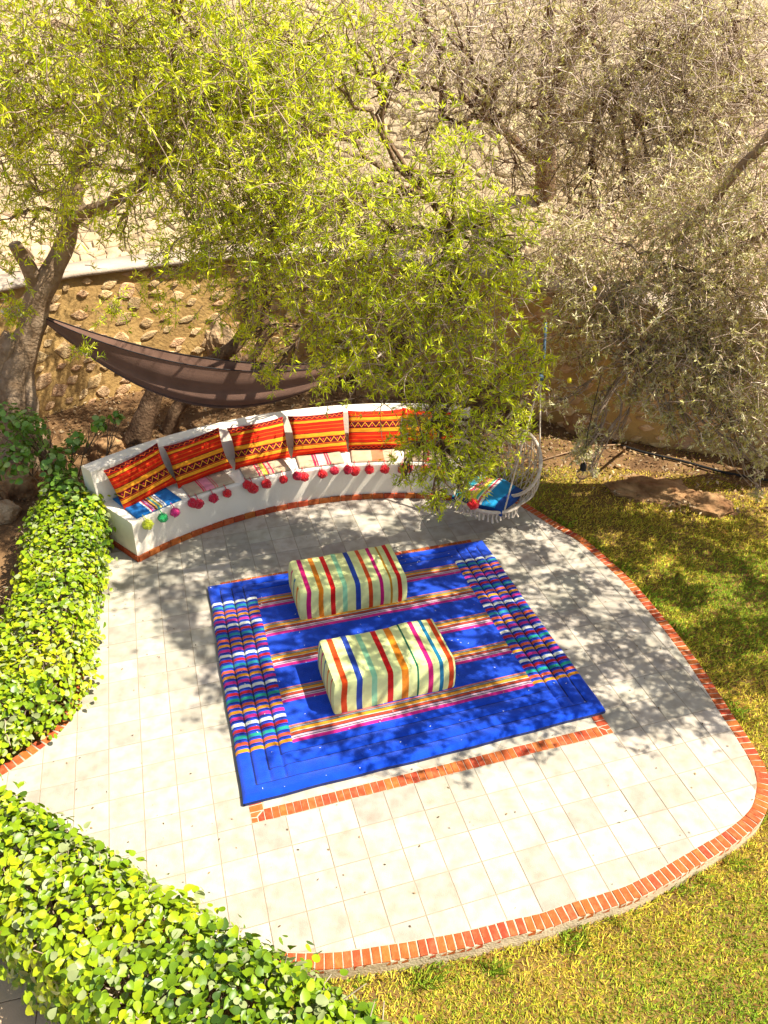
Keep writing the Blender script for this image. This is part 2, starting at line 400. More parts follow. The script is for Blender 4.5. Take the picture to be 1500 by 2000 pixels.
# lower paved terrace in the near left corner
v,f=prism([(-5,-1),(.3,-1),(.2,1.35),(-1.1,1.75),(-2.6,2.42),(-5,2.6)],-.2,-.012,.002)
terrace=part('terrace',v,f,M['kerb']); tag(terrace,kind='structure')
ang=math.radians(14); ca,sa=math.cos(ang),math.sin(ang); ts=.33
tv,tf=prism([(-ts/2+.003,-ts/2+.003),(ts/2-.003,-ts/2+.003),(ts/2-.003,ts/2-.003),(-ts/2+.003,ts/2-.003)],-.012,0,.002)
tme=mesh('tile',tv,tf,M['terrace'])
for a in range(-3,6):
    for b in range(-4,3):
        x,y=-2.1+ts*(ca*a-sa*b),1.75+ts*(sa*a+ca*b)
        if y>2.75-.0*x+ (x+2.4)*-.5 -.1 or y>2.45 or x<-4: continue
        o=link(tme,'tile',terrace,(x,y,0)); o.rotation_euler=(0,0,ang)

# ---------------------------------------------------------------- retaining wall, hillside
WP=resample(catmull([(-8.5,4.6),(-7.0,7.3),(-5.75,9.1),(-4.6,10.25),(-3.3,11.05),(-1.7,11.6),(-.2,11.5),(1.2,10.75),(2.4,9.95),(3.4,9.45),(5.0,8.95),(7.5,8.0),(10,6.5)],8),.10)
wt=np.gradient(WP,axis=0); wt/=np.linalg.norm(wt,axis=1,keepdims=True); wnm=np.stack([wt[:,1],-wt[:,0]],1)   # towards the garden
WTOP=1.88
wall=thing('stone_wall','tall ochre retaining wall of rough stones set in mortar under a pale cap','wall',(-3.3,11.05,0))
nz=14; zz=np.linspace(-.2,WTOP,nz); K=len(WP)
P=[]
for j,z in enumerate(zz):
    q=np.stack([WP[:,0],WP[:,1],np.full(K,z)],1); nn=vnoise(q,1.6,3)*.02
    q[:,:2]+=wnm*(nn+ .06*(1-z/WTOP))[:,None]; P.append(q)
P=np.concatenate(P); i=(np.arange(nz-1)[:,None]*K+np.arange(K-1)[None]).ravel()
F=np.stack([i,i+1,i+K+1,i+K],1)
bk=P.copy(); bk[:,:2]-=np.tile(wnm,(nz,1))*.4
n0=len(P); top=np.arange(K-1)+(nz-1)*K; Ft=np.stack([top,top+1,top+1+n0,top+n0],1)
part('mortar_face',np.concatenate([P,bk]),np.concatenate([F,F[:,::-1]+n0,Ft]),M['wall'],wall,smooth=True)
prof=[(.09,WTOP+.003),(.10,WTOP+.05),(.08,WTOP+.075),(-.40,WTOP+.085),(-.42,WTOP+.003)]
V=[]
for a,z in prof:
    q=np.stack([WP[:,0],WP[:,1],np.full(K,z)],1); q[:,:2]+=wnm*a; q[:,2]+=vnoise(q,.8,8)*.008; V.append(q)
V=np.concatenate(V); m=len(prof); F=[]
for j in range(m):
    j2=(j+1)%m; a=np.arange(K-1); F.append(np.stack([j*K+a,j*K+a+1,j2*K+a+1,j2*K+a],1))
part('cap',V,np.concatenate(F),M['cap'],wall)
iv,ifc=ico(2); stone_mes=[]
for k in range(9):
    w=iv*(1+.20*vnoise(iv,.5,40+k)[:,None]+.05*np.random.default_rng(k).normal(size=(len(iv),1)))
    w[:,2]*=np.clip(1.12-np.abs(w[:,0])**(1.3+.3*(k%4)),.12,1.1)*(1+.25*np.sin(w[:,0]*2+k)); w[:,1]=np.clip(w[:,1],-.55,.55)+.06*vnoise(w,1.5,k); stone_mes.append(mesh('stone',w,ifc,M['stone'],smooth=False))
ns=0; placed=[]
for tr_ in range(9000):
    sx,z=random.uniform(0,K*.1-.2),random.uniform(.03,WTOP-.06); w=random.uniform(.075,.18); h=w*random.uniform(.34,.60)
    if any(((sx-a_)/(w+b_+.012))**2+((z-c_)/(h+d_+.012))**2<1 for a_,c_,b_,d_ in placed if abs(sx-a_)<.5): continue
    k=int(sx/.1); c=np.array([*WP[k],z]); nn_=vnoise(c[None],1.6,3)[0]*.02; c[:2]+=wnm[k]*(nn_+.06*(1-z/WTOP)-.008)
    x,y,d=pxy([c])
    if not(-40<x[0]<1540 and y[0]<960) or 640<x[0]<990 or ns>=300: continue
    placed.append((sx,z,w,h)); ns+=1
    o=link(random.choice(stone_mes),'stone',wall,Vector(c)-wall.location); o.scale=(w,random.uniform(.05,.075),h*1.05)
    o.rotation_euler=(0,random.gauss(-.28,.22),math.atan2(wt[k,1],wt[k,0]))
def hill(s,d):
    """point on the hillside: s along the wall (index), d metres beyond it"""
    s=np.clip(s,0,K-1.001); k=s.astype(int); fr=(s-k)[...,None]
    p=WP[k]*(1-fr)+WP[k+1]*fr; n=wnm[k]
    # beyond the wall fan out from the garden's middle instead of the local normal
    dirv=p-np.array([0.,5.]); dirv/=np.linalg.norm(dirv,axis=-1,keepdims=True)
    q=p+dirv*(d[...,None]+.30)
    z=WTOP-.03+.42*d+.05*d**1.5
    return np.concatenate([q,z[...,None]],-1)
ds=np.concatenate([np.arange(0,8,.25),np.arange(8,26,1.5),[40]]); ss=np.arange(0,K-1,2.0)
S,D=np.meshgrid(ss,ds); H=hill(S,D); Hf=H.reshape(-1,3); Hf[:,2]+=vnoise(Hf,.35,5)*.16*np.clip(D.ravel()-.3,0,1)
i=(np.arange(len(ds)-1)[:,None]*len(ss)+np.arange(len(ss)-1)[None]).ravel(); w=len(ss)
hillside=part('hillside',Hf,np.stack([i,i+1,i+w+1,i+w],1),M['hill'],smooth=True); tag(hillside,kind='structure')
def hz(p):
    p=np.atleast_2d(p); q=hill(p[:,0]*10,p[:,1]); q[:,2]+=vnoise(q,.35,5)*.16*np.clip(p[:,1]-.3,0,1); return q
sp_=.165; seeds={}
for i_ in range(int((K-3)/10/sp_)):
    for j_ in range(44): seeds[i_,j_]=np.array([(i_+.5*(j_%2))*sp_+random.uniform(-.62,.62)*sp_+.1,.02+j_*sp_*.9+random.uniform(-.55,.55)*sp_])
cells=[]
for (i_,j_),c in seeds.items():
    P3=hz(c)[0]; x,y,dep=pxy([P3])
    if not(-40<x[0]<1540 and -40<y[0]<560): continue
    poly=[c+np.array(q)*.26 for q in ((-1,-1),(1,-1),(1,1),(-1,1))]
    for di in (-2,-1,0,1,2):
        for dj in (-2,-1,0,1,2):
            n_=seeds.get((i_+di,j_+dj))
            if n_ is None or (di==0 and dj==0): continue
            m_=(c+n_)/2; d_=n_-c; out=[]
            for k in range(len(poly)):
                p,q=poly[k-1],poly[k]; a_,b_=np.dot(p-m_,d_),np.dot(q-m_,d_)
                if (a_<=0)!=(b_<=0): out.append(p+(q-p)*(a_/(a_-b_)))
                if b_<=0: out.append(q)
            poly=out
            if len(poly)<3: break
        if len(poly)<3: break
    if len(poly)<3: continue
    poly=np.array(poly); poly[:,1]=np.maximum(poly[:,1],-.02); ctr=poly.mean(0)
    if abs(area(poly))<.006: continue
    cells.append((dep[0],ctr,poly))
cells.sort(key=lambda q:q[0]); rest=MB()
for k,(dep,ctr,poly) in enumerate(cells):
    d=poly-ctr; L_=np.linalg.norm(d,axis=1,keepdims=True); e0=ctr+d*(1-.012/L_); e1=ctr+d*(1-.030/np.maximum(L_,.05)); hgt=random.uniform(.01,.075); n=len(poly)
    P0,P1,P2=hz(e0),hz(e0),hz(e1); P0[:,2]-=.03; P1[:,2]+=hgt*.6; P2[:,2]+=hgt+np.random.default_rng(k).normal(0,.006,n); 
    V=np.concatenate([P0,P1,P2,hz(ctr)+np.array([[0,0,hgt+.012]])]); F=[]
    for i_ in range(n):
        j_=(i_+1)%n; F+=[[i_,j_,n+j_,n+i_],[n+i_,n+j_,2*n+j_,2*n+i_],[2*n+i_,2*n+j_,3*n]]
    if k<300: part('stone',V,F,M['hstone'],hillside)
    else: rest.add(V,F)
if rest.n: rest.build('rubble',M['hstone'],hillside,kind='stuff')
# bare soil bed behind the bench and left of the hedge
aa=np.radians(np.linspace(-2,212,150)); rr2=np.linspace(0,1,26); V=[]
for a_ in aa:
    r_in=4.40 if a_>math.radians(78) else 4.40+(math.radians(78)-a_)*2.7
    if a_>math.radians(140): r_in=3.3 if a_<math.radians(178) else 3.2
    for t_ in rr2:
        q=r_in+(8.3-r_in)*t_; p=BC+q*np.array([math.cos(a_),math.sin(a_)]); V.append([p[0],p[1],0])
V=np.array(V); V[:,2]=lawn_z(V[:,0],V[:,1])+.012+np.abs(vnoise(V,.9,14,4))*.03; e_=np.tile(rr2,len(aa)); V[e_<.02,2]-=.035
V[inside(OUTR[::4],V),2]=-.19
i=(np.arange(len(aa)-1)[:,None]*26+np.arange(25)[None]).ravel(); tag(part('soil_bed',V,np.stack([i,i+1,i+27,i+26],1),M['soil'],smooth=True),kind='structure')

# ---------------------------------------------------------------- bench
def bp(a,r,z): return np.array([BC[0]+r*math.cos(a),BC[1]+r*math.sin(a),z])
bench=thing('curved_bench','white plastered curved masonry bench with a low backrest around the patio','bench',tuple(bp(math.radians(110),4.1,0)))
def sweep(prof,a0,a1,n):
    V=[];m=len(prof)
    for a in np.linspace(a0,a1,n):
        for r,z in prof: V.append(bp(a,r,z))
    F=[]
    for k in range(n-1):
        for j in range(m):
            j2=(j+1)%m; F.append([k*m+j,k*m+j2,(k+1)*m+j2,(k+1)*m+j])
    F.append(list(range(m))[::-1]); F.append([(n-1)*m+j for j in range(m)])
    return V,F
SH=.50
v,f=sweep([(BR0+.02,.075),(BR0-.004,SH-.03),(BR0+.004,SH-.008),(BR0+.03,SH),(BR1+.01,SH),(BR1+.01,.0),(BR0+.02,.0)],BA0,BA1,64)
part('seat_base',v,f,M['plaster'],bench)
v,f=sweep([(BR1,.0),(BR1-.0,SH+.02),(BR1+.03,.885),(BR1+.045,.90),(BRB-.03,.905),(BRB-.005,.89),(BRB+.02,.0)],BA0+.004,BA1-.004,64)
part('backrest',v,f,M['plaster'],bench)
tv,tf=prism([(-.062,-.012),(.062,-.012),(.062,.012),(-.062,.012)],0.003,.07,.003); trim_me=mesh('brick',tv,tf,M['brick'])
L=.130; na=int((BA0-BA1)*BR0/L)
for k in range(na):
    a=BA0-(k+.5)*(BA0-BA1)/na; p=bp(a,BR0+.002,0)
    o=link(trim_me,'brick',bench,Vector(p)-bench.location); o.rotation_euler=(0,0,a-math.pi/2); o.scale=(1,1,random.uniform(.94,1.04))
for k in range(5):
    r=BR0+.065+k*.131; p=bp(BA0,r,0)+np.array([-math.sin(BA0),math.cos(BA0),0])*.006
    o=link(trim_me,'brick',bench,Vector(p)-bench.location); o.rotation_euler=(0,0,BA0)

# ---------------------------------------------------------------- rug
rug=thing('quilted_rug','large blue quilted floor rug with rainbow striped side bands','rug',(.05,5.3,0))
cB=dict(B=(.003,.048,.44),N=(.004,.014,.15),W=(.62,.62,.50),T=(.015,.21,.24),G=(.008,.25,.18),C=(.60,.09,.03),Y=(.62,.25,.008),P=(.52,.016,.18),R=(.40,.005,.016))
seq='WTCYP'+'WRTCYP'*3+'WRTCY'
sv=[];sc_=[]
v0,v1=.893,.168; st=(v0-v1)/len(seq)
stops=[(0.0,'B')]
for k,ch in enumerate(seq[::-1]):
    b=v1+k*st
    stops+= [(b,('G' if ch=='T' and k<9 else ch)),(b+st*.50,'B'),(b+st*.74,'N'),(b+st*.9,'B')]
stops.append((v1+len(seq)*st,'B'))
bands=[(.164,.233),(.330,.393),(.489,.557),(.651,.719),(.808,.871)]
bcol=[('P',.0,.16),('PW',.16,.22),('K',.22,.26),('PW',.26,.36),('K',.36,.40),('C2',.40,.52),('K',.52,.55),('W2',.55,.60),('Y',.60,.76),('K',.76,.79),('GR',.79,.87),('K',.87,.89),('S',.89,1.0)]
cB.update(PW=(.58,.38,.44),K=(.02,.012,.03),C2=(.42,.045,.015),W2=(.52,.45,.35),GR=(.20,.22,.22),S=(.50,.14,.10))
bst=[]
for lo,hi in bands:
    for c,a,b in bcol: bst.append((lo+(hi-lo)*a,lo+(hi-lo)*b,c))
vlines=sorted(set([round(x,4) for x,_ in stops]+[round(x,4) for q in bst for x in q[:2]]+list(np.round(np.linspace(0,1,90),4))))
ul=list(np.linspace(0,.15,25))+list(np.linspace(.15,.85,60))[1:]+list(np.linspace(.85,1,25))[1:]
sm_u=[.0385,.0765,.114]; ul=sorted(set(ul+[x for e in sm_u for x in (e-.0022,e,e+.0022,1-e-.0022,1-e,1-e+.0022)])); sm_v=[.045,.090,.133,.925,.96]; vlines=sorted(set(vlines+[x for e in sm_v for x in (e-.0018,e,e+.0018)]))
ul=np.array(ul); vl=np.array(vlines); U,V=np.meshgrid(ul,vl)
BLv,BRv,TRv,TLv=[np.array(RUG[k]) for k in ('BL','BR','TR','TL')]
wob=.0022*np.sin(V*9)+.0012*np.sin(V*31); wobv=.0030*np.sin(U*8)+.0015*np.sin(U*37+1)
Uw=U+wob*(1-np.abs(2*U-1)*0)*np.where((U<.02)|(U>.98),1,.4)*.8; Vw=V+wobv*np.where((V<.03)|(V>.97),.6,.3)
XY=((1-Uw)*(1-Vw))[...,None]*BLv+(Uw*(1-Vw))[...,None]*BRv+((1-Uw)*Vw)[...,None]*TLv+(Uw*Vw)[...,None]*TRv
def seam(x,edges,dep,wd):
    z=np.zeros_like(x)
    for e in edges: z-=dep*np.exp(-((x-e)/wd)**2)
    return z
side=(U<.151)|(U>.849); mid=(V>v1-.01)&(V<v0+.01)
lp=np.where(U<.5,U,1-U)
Zr=.058+np.where(side&(V>.05)&(V<.97),seam(lp,[.0385,.0765,.114],.017,.0045),0)+seam(lp,[.152],.010,.004)*((V>.1)&(V<.93))
Zr+=np.where(side&mid,.005*np.abs(np.sin(lp/.038*math.pi))**.6,0)
Zr+=np.where(~side,seam(V,[.045,.090,.133],.010,.004)+seam(V,[.925,.96],.010,.004),0)
Zr+=np.where(~side,seam(V,[b for q in bands for b in q],.005,.004),0)
XYf=np.concatenate([XY,U[...,None]*0],-1).reshape(-1,3)
Zr+=(vnoise(XYf,1.3,21)*.004+vnoise(XYf,6,22)*.0015).reshape(Zr.shape)
edge=np.minimum(np.minimum(U*3,(1-U)*3),np.minimum(V*2.6,(1-V)*2.6)); Zr*=np.clip(.35+edge/.03,0,1)**.5
Pt=np.concatenate([XY,Zr[...,None]],-1).reshape(-1,3)
nu,nv=len(ul),len(vl); i=(np.arange(nv-1)[:,None]*nu+np.arange(nu-1)[None]).ravel(); F=np.stack([i,i+1,i+nu+1,i+nu],1)
uc=np.tile((ul[:-1]+ul[1:])/2,nv-1); vc=np.repeat((vl[:-1]+vl[1:])/2,nu-1)
Cc=np.tile(np.array(cB['B']),(len(F),1)); sd=(uc<.15)|(uc>.85)
sx=np.array([x for x,_ in stops]); scn=[c for _,c in stops]; idx=np.clip(np.searchsorted(sx,vc,side='right')-1,0,len(sx)-1)
lut=np.array([cB[c] for c in scn]); Cc[sd]=lut[idx[sd]]
for lo,hi,c in bst:
    k=(~sd)&(vc>=lo)&(vc<hi); Cc[k]=cB[c]
lc=np.minimum(uc,1-uc)
for e,lo in zip(sm_u,(.045,.09,.133)): Cc[(np.abs(lc-e)<.0020)&(vc>lo)&(vc<.96)]*=.22
for e,lo in zip((.045,.09,.133),sm_u): Cc[(np.abs(vc-e)<.0016)&(lc>lo)]*=.45
for e in (.925,.96): Cc[(np.abs(vc-e)<.0016)&(lc>.04)]*=.45
Cc*=(1+.10*vnoise(np.stack([uc*3,vc*2.6,uc*0],1),3,31))[:,None]
ro=part('quilt_top',Pt,F,M['rug'],rug,smooth=True); attr(ro.data,'Col',np.concatenate([Cc,np.ones((len(Cc),1))],1),'FLOAT_COLOR')
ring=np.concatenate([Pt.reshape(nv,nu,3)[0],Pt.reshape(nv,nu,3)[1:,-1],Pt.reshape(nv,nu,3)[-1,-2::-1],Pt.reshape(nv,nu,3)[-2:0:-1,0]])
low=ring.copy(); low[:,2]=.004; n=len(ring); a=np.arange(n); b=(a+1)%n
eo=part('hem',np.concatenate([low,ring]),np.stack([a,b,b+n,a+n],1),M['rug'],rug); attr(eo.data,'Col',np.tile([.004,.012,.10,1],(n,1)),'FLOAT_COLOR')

# ---------------------------------------------------------------- poufs
def pouf(fl,fr_,depth,h,stripes,left,label,base):
    fl=np.array(fl);fr_=np.array(fr_); ex=fr_-fl; Lx=np.linalg.norm(ex); ex/=Lx; ey=np.array([-ex[1],ex[0]])
    t=thing('pouf',label,'pouf',(*(fl+ex*Lx/2+ey*depth/2),.055),'striped poufs on the rug')
    cx,cz,cyy=Lx/2,h/2,depth/2; r=.028
    xs=np.unique(np.round(np.concatenate([np.linspace(-cx,cx,34)]+[[a,b] for a,b,_ in stripes]),4)); ys=np.unique(np.round(np.concatenate([np.linspace(-cyy,cyy,16)]+[[a,b] for a,b,_ in left]),4)); zs=np.linspace(-cz,cz,10)
    def rnd(P):
        q=np.clip(P,[-cx+r,-cyy+r,-cz+r*.6],[cx-r,cyy-r,cz-r]); d=P-q; Ld=np.linalg.norm(d,axis=1,keepdims=True)
        o=np.where(Ld>1e-9,q+d/np.maximum(Ld,1e-9)*r,P); 
        n=vnoise(P,3.0,int(Lx*1000+fl[0]*100)%97)*.008+vnoise(P,9,5)*.0025
        s=1-.014*(o[:,2:3]/cz)                       # slight taper
        o=o*np.concatenate([s,s,np.ones_like(s)],1)
        bul=.012*np.cos(np.clip(P[:,2]/cz,-1,1)*math.pi/2)
        o[:,:2]*=(1+bul/ cx)[:,None]; top=(P[:,2]>cz-1e-4)
        o[:,2]+=np.where(top,.012*np.cos(np.clip(P[:,0]/cx,-1,1)*1.5)*np.cos(np.clip(P[:,1]/cyy,-1,1)*1.5),0)+np.where(P[:,2]>-cz+.02,n,0)
        o[:,1]+=n*np.sign(P[:,1])*(np.abs(P[:,1])>cyy-1e-4)
        return o
    Vs=[];Fs=[];Cs=[];n0=0
    pale=np.array((.66,.68,.27))
    def grid(A,B,fn,colfn,flip):
        nonlocal n0
        U_,V_=np.meshgrid(A,B); P_=fn(U_.ravel(),V_.ravel()); na_,nb_=len(A),len(B)
        i_=(np.arange(nb_-1)[:,None]*na_+np.arange(na_-1)[None]).ravel(); F_=np.stack([i_,i_+1,i_+na_+1,i_+na_],1)
        if flip: F_=F_[:,::-1]
        ua=np.tile((A[:-1]+A[1:])/2,nb_-1); Vs.append(rnd(P_)); Fs.append(F_+n0); Cs.append(colfn(ua)); n0+=len(P_)
    def cs(ss,shift=0):
        def fn(u):
            c=np.tile(pale,(len(u),1))
            for a,b,q in ss: c[(u>=a)&(u<b)]=q
            return c
        return fn
    one=np.ones_like
    grid(xs,ys,lambda u,v:np.stack([u,v,one(u)*cz],1),cs(stripes),False)
    grid(xs,zs,lambda u,v:np.stack([u,-one(u)*cyy,v],1),cs(stripes),False)
    grid(xs,zs,lambda u,v:np.stack([u,one(u)*cyy,v],1),cs(stripes),True)
    grid(ys,zs,lambda u,v:np.stack([-one(u)*cx,u,v],1),cs(left),True)
    grid(ys,zs,lambda u,v:np.stack([one(u)*cx,u,v],1),cs(left),False)
    P_=np.concatenate(Vs); ctr=np.array([*(fl+ex*Lx/2+ey*depth/2),.055+cz])
    Wd=np.stack([P_[:,0]*ex[0]+P_[:,1]*ey[0],P_[:,0]*ex[1]+P_[:,1]*ey[1],P_[:,2]],1)+ctr
    o=part('cover',Wd,np.concatenate(Fs),M['pouf'],t,smooth=True); Cc=np.concatenate(Cs); attr(o.data,'Col',np.concatenate([Cc,np.ones((len(Cc),1))],1),'FLOAT_COLOR')
    # piped seam round the top edge
    return t
mag=(.50,.008,.12);org=(.64,.19,.008);red=(.54,.008,.006);mint=(.26,.54,.28);blu=(.018,.05,.27);cor=(.60,.065,.008);och=(.48,.22,.008);dgr=(.008,.13,.06);tea=(.008,.15,.26);orr=(.60,.055,.006)
def S(lst,Lx): return [((c-w/2-.5)*Lx,(c+w/2-.5)*Lx,q) for c,w,q in lst]
pouf((-.79,5.60),(.235,5.915),.56,.325,S([(.085,.042,mag),(.195,.044,org),(.305,.044,red),(.415,.042,mint),(.535,.046,blu),(.650,.038,cor),(.755,.034,mag),(.845,.020,och),(.925,.040,red)],1.07),
     S([(.2,.08,org),(.45,.06,tea),(.7,.06,mag)],.56),'pale green pouf with nine vivid stripes, the one nearer the bench','b')
pouf((-.395,4.425),(.625,4.755),.56,.345,S([(.085,.046,orr),(.205,.046,blu),(.325,.044,mint),(.455,.046,red),(.575,.055,org),(.680,.016,dgr),(.785,.040,mag),(.875,.032,tea),(.955,.040,orr)],1.07),
     S([(.15,.03,red),(.35,.05,org),(.55,.04,tea),(.72,.05,mag),(.88,.04,tea)],.56),'pale green pouf with vivid stripes, the one farther from the bench','f')

# ---------------------------------------------------------------- cushions, pads
def kilim():
    m=bpy.data.materials.new('kilim_weave'); m.use_nodes=True; nt=m.node_tree; N=nt.nodes; L=nt.links; p=N['Principled BSDF']
    p.inputs['Roughness'].default_value=.95; p.inputs['Specular IOR Level'].default_value=.1
    uv=N.new('ShaderNodeUVMap'); sep=N.new('ShaderNodeSeparateXYZ'); L.new(uv.outputs[0],sep.inputs[0])
    def math_(op,a,b=None):
        n=N.new('ShaderNodeMath'); n.operation=op
        for k,x in enumerate((a,b)):
            if x is None: continue
            if isinstance(x,(int,float)): n.inputs[k].default_value=x
            else: L.new(x,n.inputs[k])
        return n.outputs[0]
    def ramp(x,st):
        n=N.new('ShaderNodeValToRGB'); n.color_ramp.interpolation='CONSTANT'; e=n.color_ramp.elements
        e[0].position=st[0][0]; e[0].color=(*st[0][1],1); e[1].position=st[1][0]; e[1].color=(*st[1][1],1)
        for q,c in st[2:]: k=e.new(q); k.color=(*c,1)
        L.new(x,n.inputs[0]); return n.outputs[0]
    def mix(a,b,f):
        n=N.new('ShaderNodeMix'); n.data_type='RGBA'; L.new(a,n.inputs[6]); L.new(b,n.inputs[7]); L.new(f,n.inputs[0]); return n.outputs[2]
    def nz(sx,sy,sc):
        mp=N.new('ShaderNodeMapping'); mp.inputs['Scale'].default_value=(sx,sy,1); L.new(uv.outputs[0],mp.inputs[0])
        oi=N.new('ShaderNodeObjectInfo'); cx=N.new('ShaderNodeCombineXYZ'); L.new(math_('MULTIPLY',oi.outputs['Random'],30),cx.inputs[2]); 
        n=N.new('ShaderNodeTexNoise'); n.inputs['Scale'].default_value=sc; n.inputs['Detail'].default_value=4
        ad=N.new('ShaderNodeVectorMath'); L.new(mp.outputs[0],ad.inputs[0]); L.new(cx.outputs[0],ad.inputs[1]); L.new(ad.outputs[0],n.inputs[0]); return n.outputs[0]
    u,v=sep.outputs[0],sep.outputs[1]
    vj=math_('ADD',v,math_('MULTIPLY',math_('SUBTRACT',nz(6,1,1.5),.5),.018))
    RD,DR,YO,MA,OR=(.58,.022,.006),(.26,.006,.006),(.74,.29,.018),(.11,.010,.012),(.66,.10,.010)
    col=ramp(vj,[(0,RD),(.10,OR),(.12,RD),(.155,DR),(.17,YO),(.25,MA),(.265,OR),(.28,MA),(.43,OR),(.445,YO),(.53,MA),(.545,RD),(.61,OR),(.63,RD),(.70,OR),(.715,RD),(.775,DR),(.79,YO),(.845,MA),(.855,RD),(.885,MA),(.97,DR)])
    # zigzag rows
    def zig(freq,lo,hi,wd,c):
        tri=math_('ABSOLUTE',math_('SUBTRACT',math_('FRACT',math_('MULTIPLY',u,freq)),.5))         # 0..0.5
        y=math_('ADD',math_('MULTIPLY',tri,(hi-lo)*2),lo); d=math_('ABSOLUTE',math_('SUBTRACT',vj,y))
        return math_('LESS_THAN',d,wd)
    rg=N.new('ShaderNodeRGB'); rg.outputs[0].default_value=(*YO,1); col=mix(col,rg.outputs[0],zig(8,.30,.41,.014,YO))
    rp=N.new('ShaderNodeRGB'); rp.outputs[0].default_value=(.66,.05,.06,1)
    tri=math_('ABSOLUTE',math_('SUBTRACT',math_('FRACT',math_('MULTIPLY',u,8)),.5)); d=math_('ADD',math_('MULTIPLY',tri,.16),math_('ABSOLUTE',math_('SUBTRACT',vj,.375)))
    col=mix(col,rp.outputs[0],math_('LESS_THAN',d,.022))
    ro=N.new('ShaderNodeRGB'); ro.outputs[0].default_value=(*OR,1); col=mix(col,ro.outputs[0],zig(11,.905,.96,.010,OR))
    hs=N.new('ShaderNodeHueSaturation'); L.new(col,hs.inputs['Color'])
    mr=N.new('ShaderNodeMapRange'); mr.inputs[1].default_value=.3; mr.inputs[2].default_value=.7; mr.inputs[3].default_value=.55; mr.inputs[4].default_value=1.2; L.new(nz(3,45,1.6),mr.inputs[0]); L.new(mr.outputs[0],hs.inputs['Value'])
    L.new(hs.outputs[0],p.inputs['Base Color'])
    b=N.new('ShaderNodeBump'); b.inputs['Strength'].default_value=.35; b.inputs['Distance'].default_value=.01; L.new(nz(30,160,2),b.inputs['Height']); L.new(b.outputs[0],p.inputs['Normal'])
    return m
M['kilim']=kilim()
def cushion_mesh(w,h,th,seed,flip=False):
    nu,nv=29,21; a=np.linspace(-1,1,nu); b=np.linspace(-1,1,nv); U,V=np.meshgrid(a,b)
    r=np.random.default_rng(seed)
    pin=1-.075*(1-np.abs(V)**2.2)*np.abs(U)**3; pin2=1-.085*(1-np.abs(U)**2.2)*np.abs(V)**3
    X=U*w/2*pin; Z=V*h/2*pin2
    t=th*((1-np.abs(U)**2.6)*(1-np.abs(V)**2.6)).clip(0)**.48
    q=np.stack([U.ravel()*1.2,V.ravel()*.8,U.ravel()*0+seed],1)
    wr=(vnoise(q,1.1,seed)*.010+vnoise(q,3,seed+1)*.004).reshape(U.shape)*np.clip(t/th,0,1)
    sagx=.012*np.sin(V*2+r.uniform(0,6)); X=X+sagx*np.abs(U)
    f=np.stack([X,-t-wr,Z],-1).reshape(-1,3); k=np.stack([X,t+wr,Z],-1).reshape(-1,3)
    i=(np.arange(nv-1)[:,None]*nu+np.arange(nu-1)[None]).ravel(); F=np.stack([i,i+1,i+nu+1,i+nu],1); n=len(f)
    me=mesh('cushion',np.concatenate([f,k]),np.concatenate([F,F[:,::-1]+n]),M['kilim'],True)
    uvs=np.stack([(U.ravel()+1)/2,(V.ravel()+1)/2],1); 
    if flip: uvs=1-uvs
    uvs=np.concatenate([uvs,uvs]); lay=me.uv_layers.new(name='UVMap'); li=np.empty(len(me.loops),np.int32); me.loops.foreach_get('vertex_index',li)
    lay.data.foreach_set('uv',uvs[li].astype(np.float32).ravel()); return me
CA=[134.0,124.5,114.4,104.6,95.0,86.2]
clab=['orange striped kilim cushion at the left end of the bench, above the blue seat pad','orange striped kilim cushion second from the left end of the bench',
 'orange striped kilim cushion third from the left end of the bench','orange striped kilim cushion fourth from the left end of the bench',
 'darker red kilim cushion fifth from the left end, half behind leaves','red and orange kilim cushion on the bench, almost hidden behind the hanging foliage']
for k,a in enumerate(CA):
    ar=math.radians(a); o=link(cushion_mesh(.675,.49,.09,100+k,flip=(k>=4)),'cushion')
    lean=math.radians([27,30,28,27,26,26][k]); roll=math.radians([-7,-4,-1,1,0,3][k])
    c=bp(ar,4.14,SH+.03+.205)
    # local x along the bench (to the right of the sitter's view), local -y faces the patio
    R=Matrix.Rotation(ar-math.pi/2,4,'Z')@Matrix.Rotation(-lean,4,'X')@Matrix.Rotation(roll,4,'Y')
    o.matrix_world=Matrix.Translation(c)@R; tag(o,clab[k],'cushion','kilim cushions along the bench')
def pom_mesh(m,seed):
    v,f=ico(3); r=np.random.default_rng(seed); q=v*(1+.07*r.normal(size=(len(v),1))+.10*vnoise(v,.9,seed)[:,None])
    q[:,2]=np.where(q[:,2]>.2,q[:,2]*1.12,q[:,2]*.92); q[:,:2]*=np.where(q[:,2:3]>.55,.78,1.)
    return mesh('pompom',q,f,m,False)
POM={n:[pom_mesh(M['pom_'+n],s) for s in (1,2)] for n in ('red','crimson','pink','green','lime')}
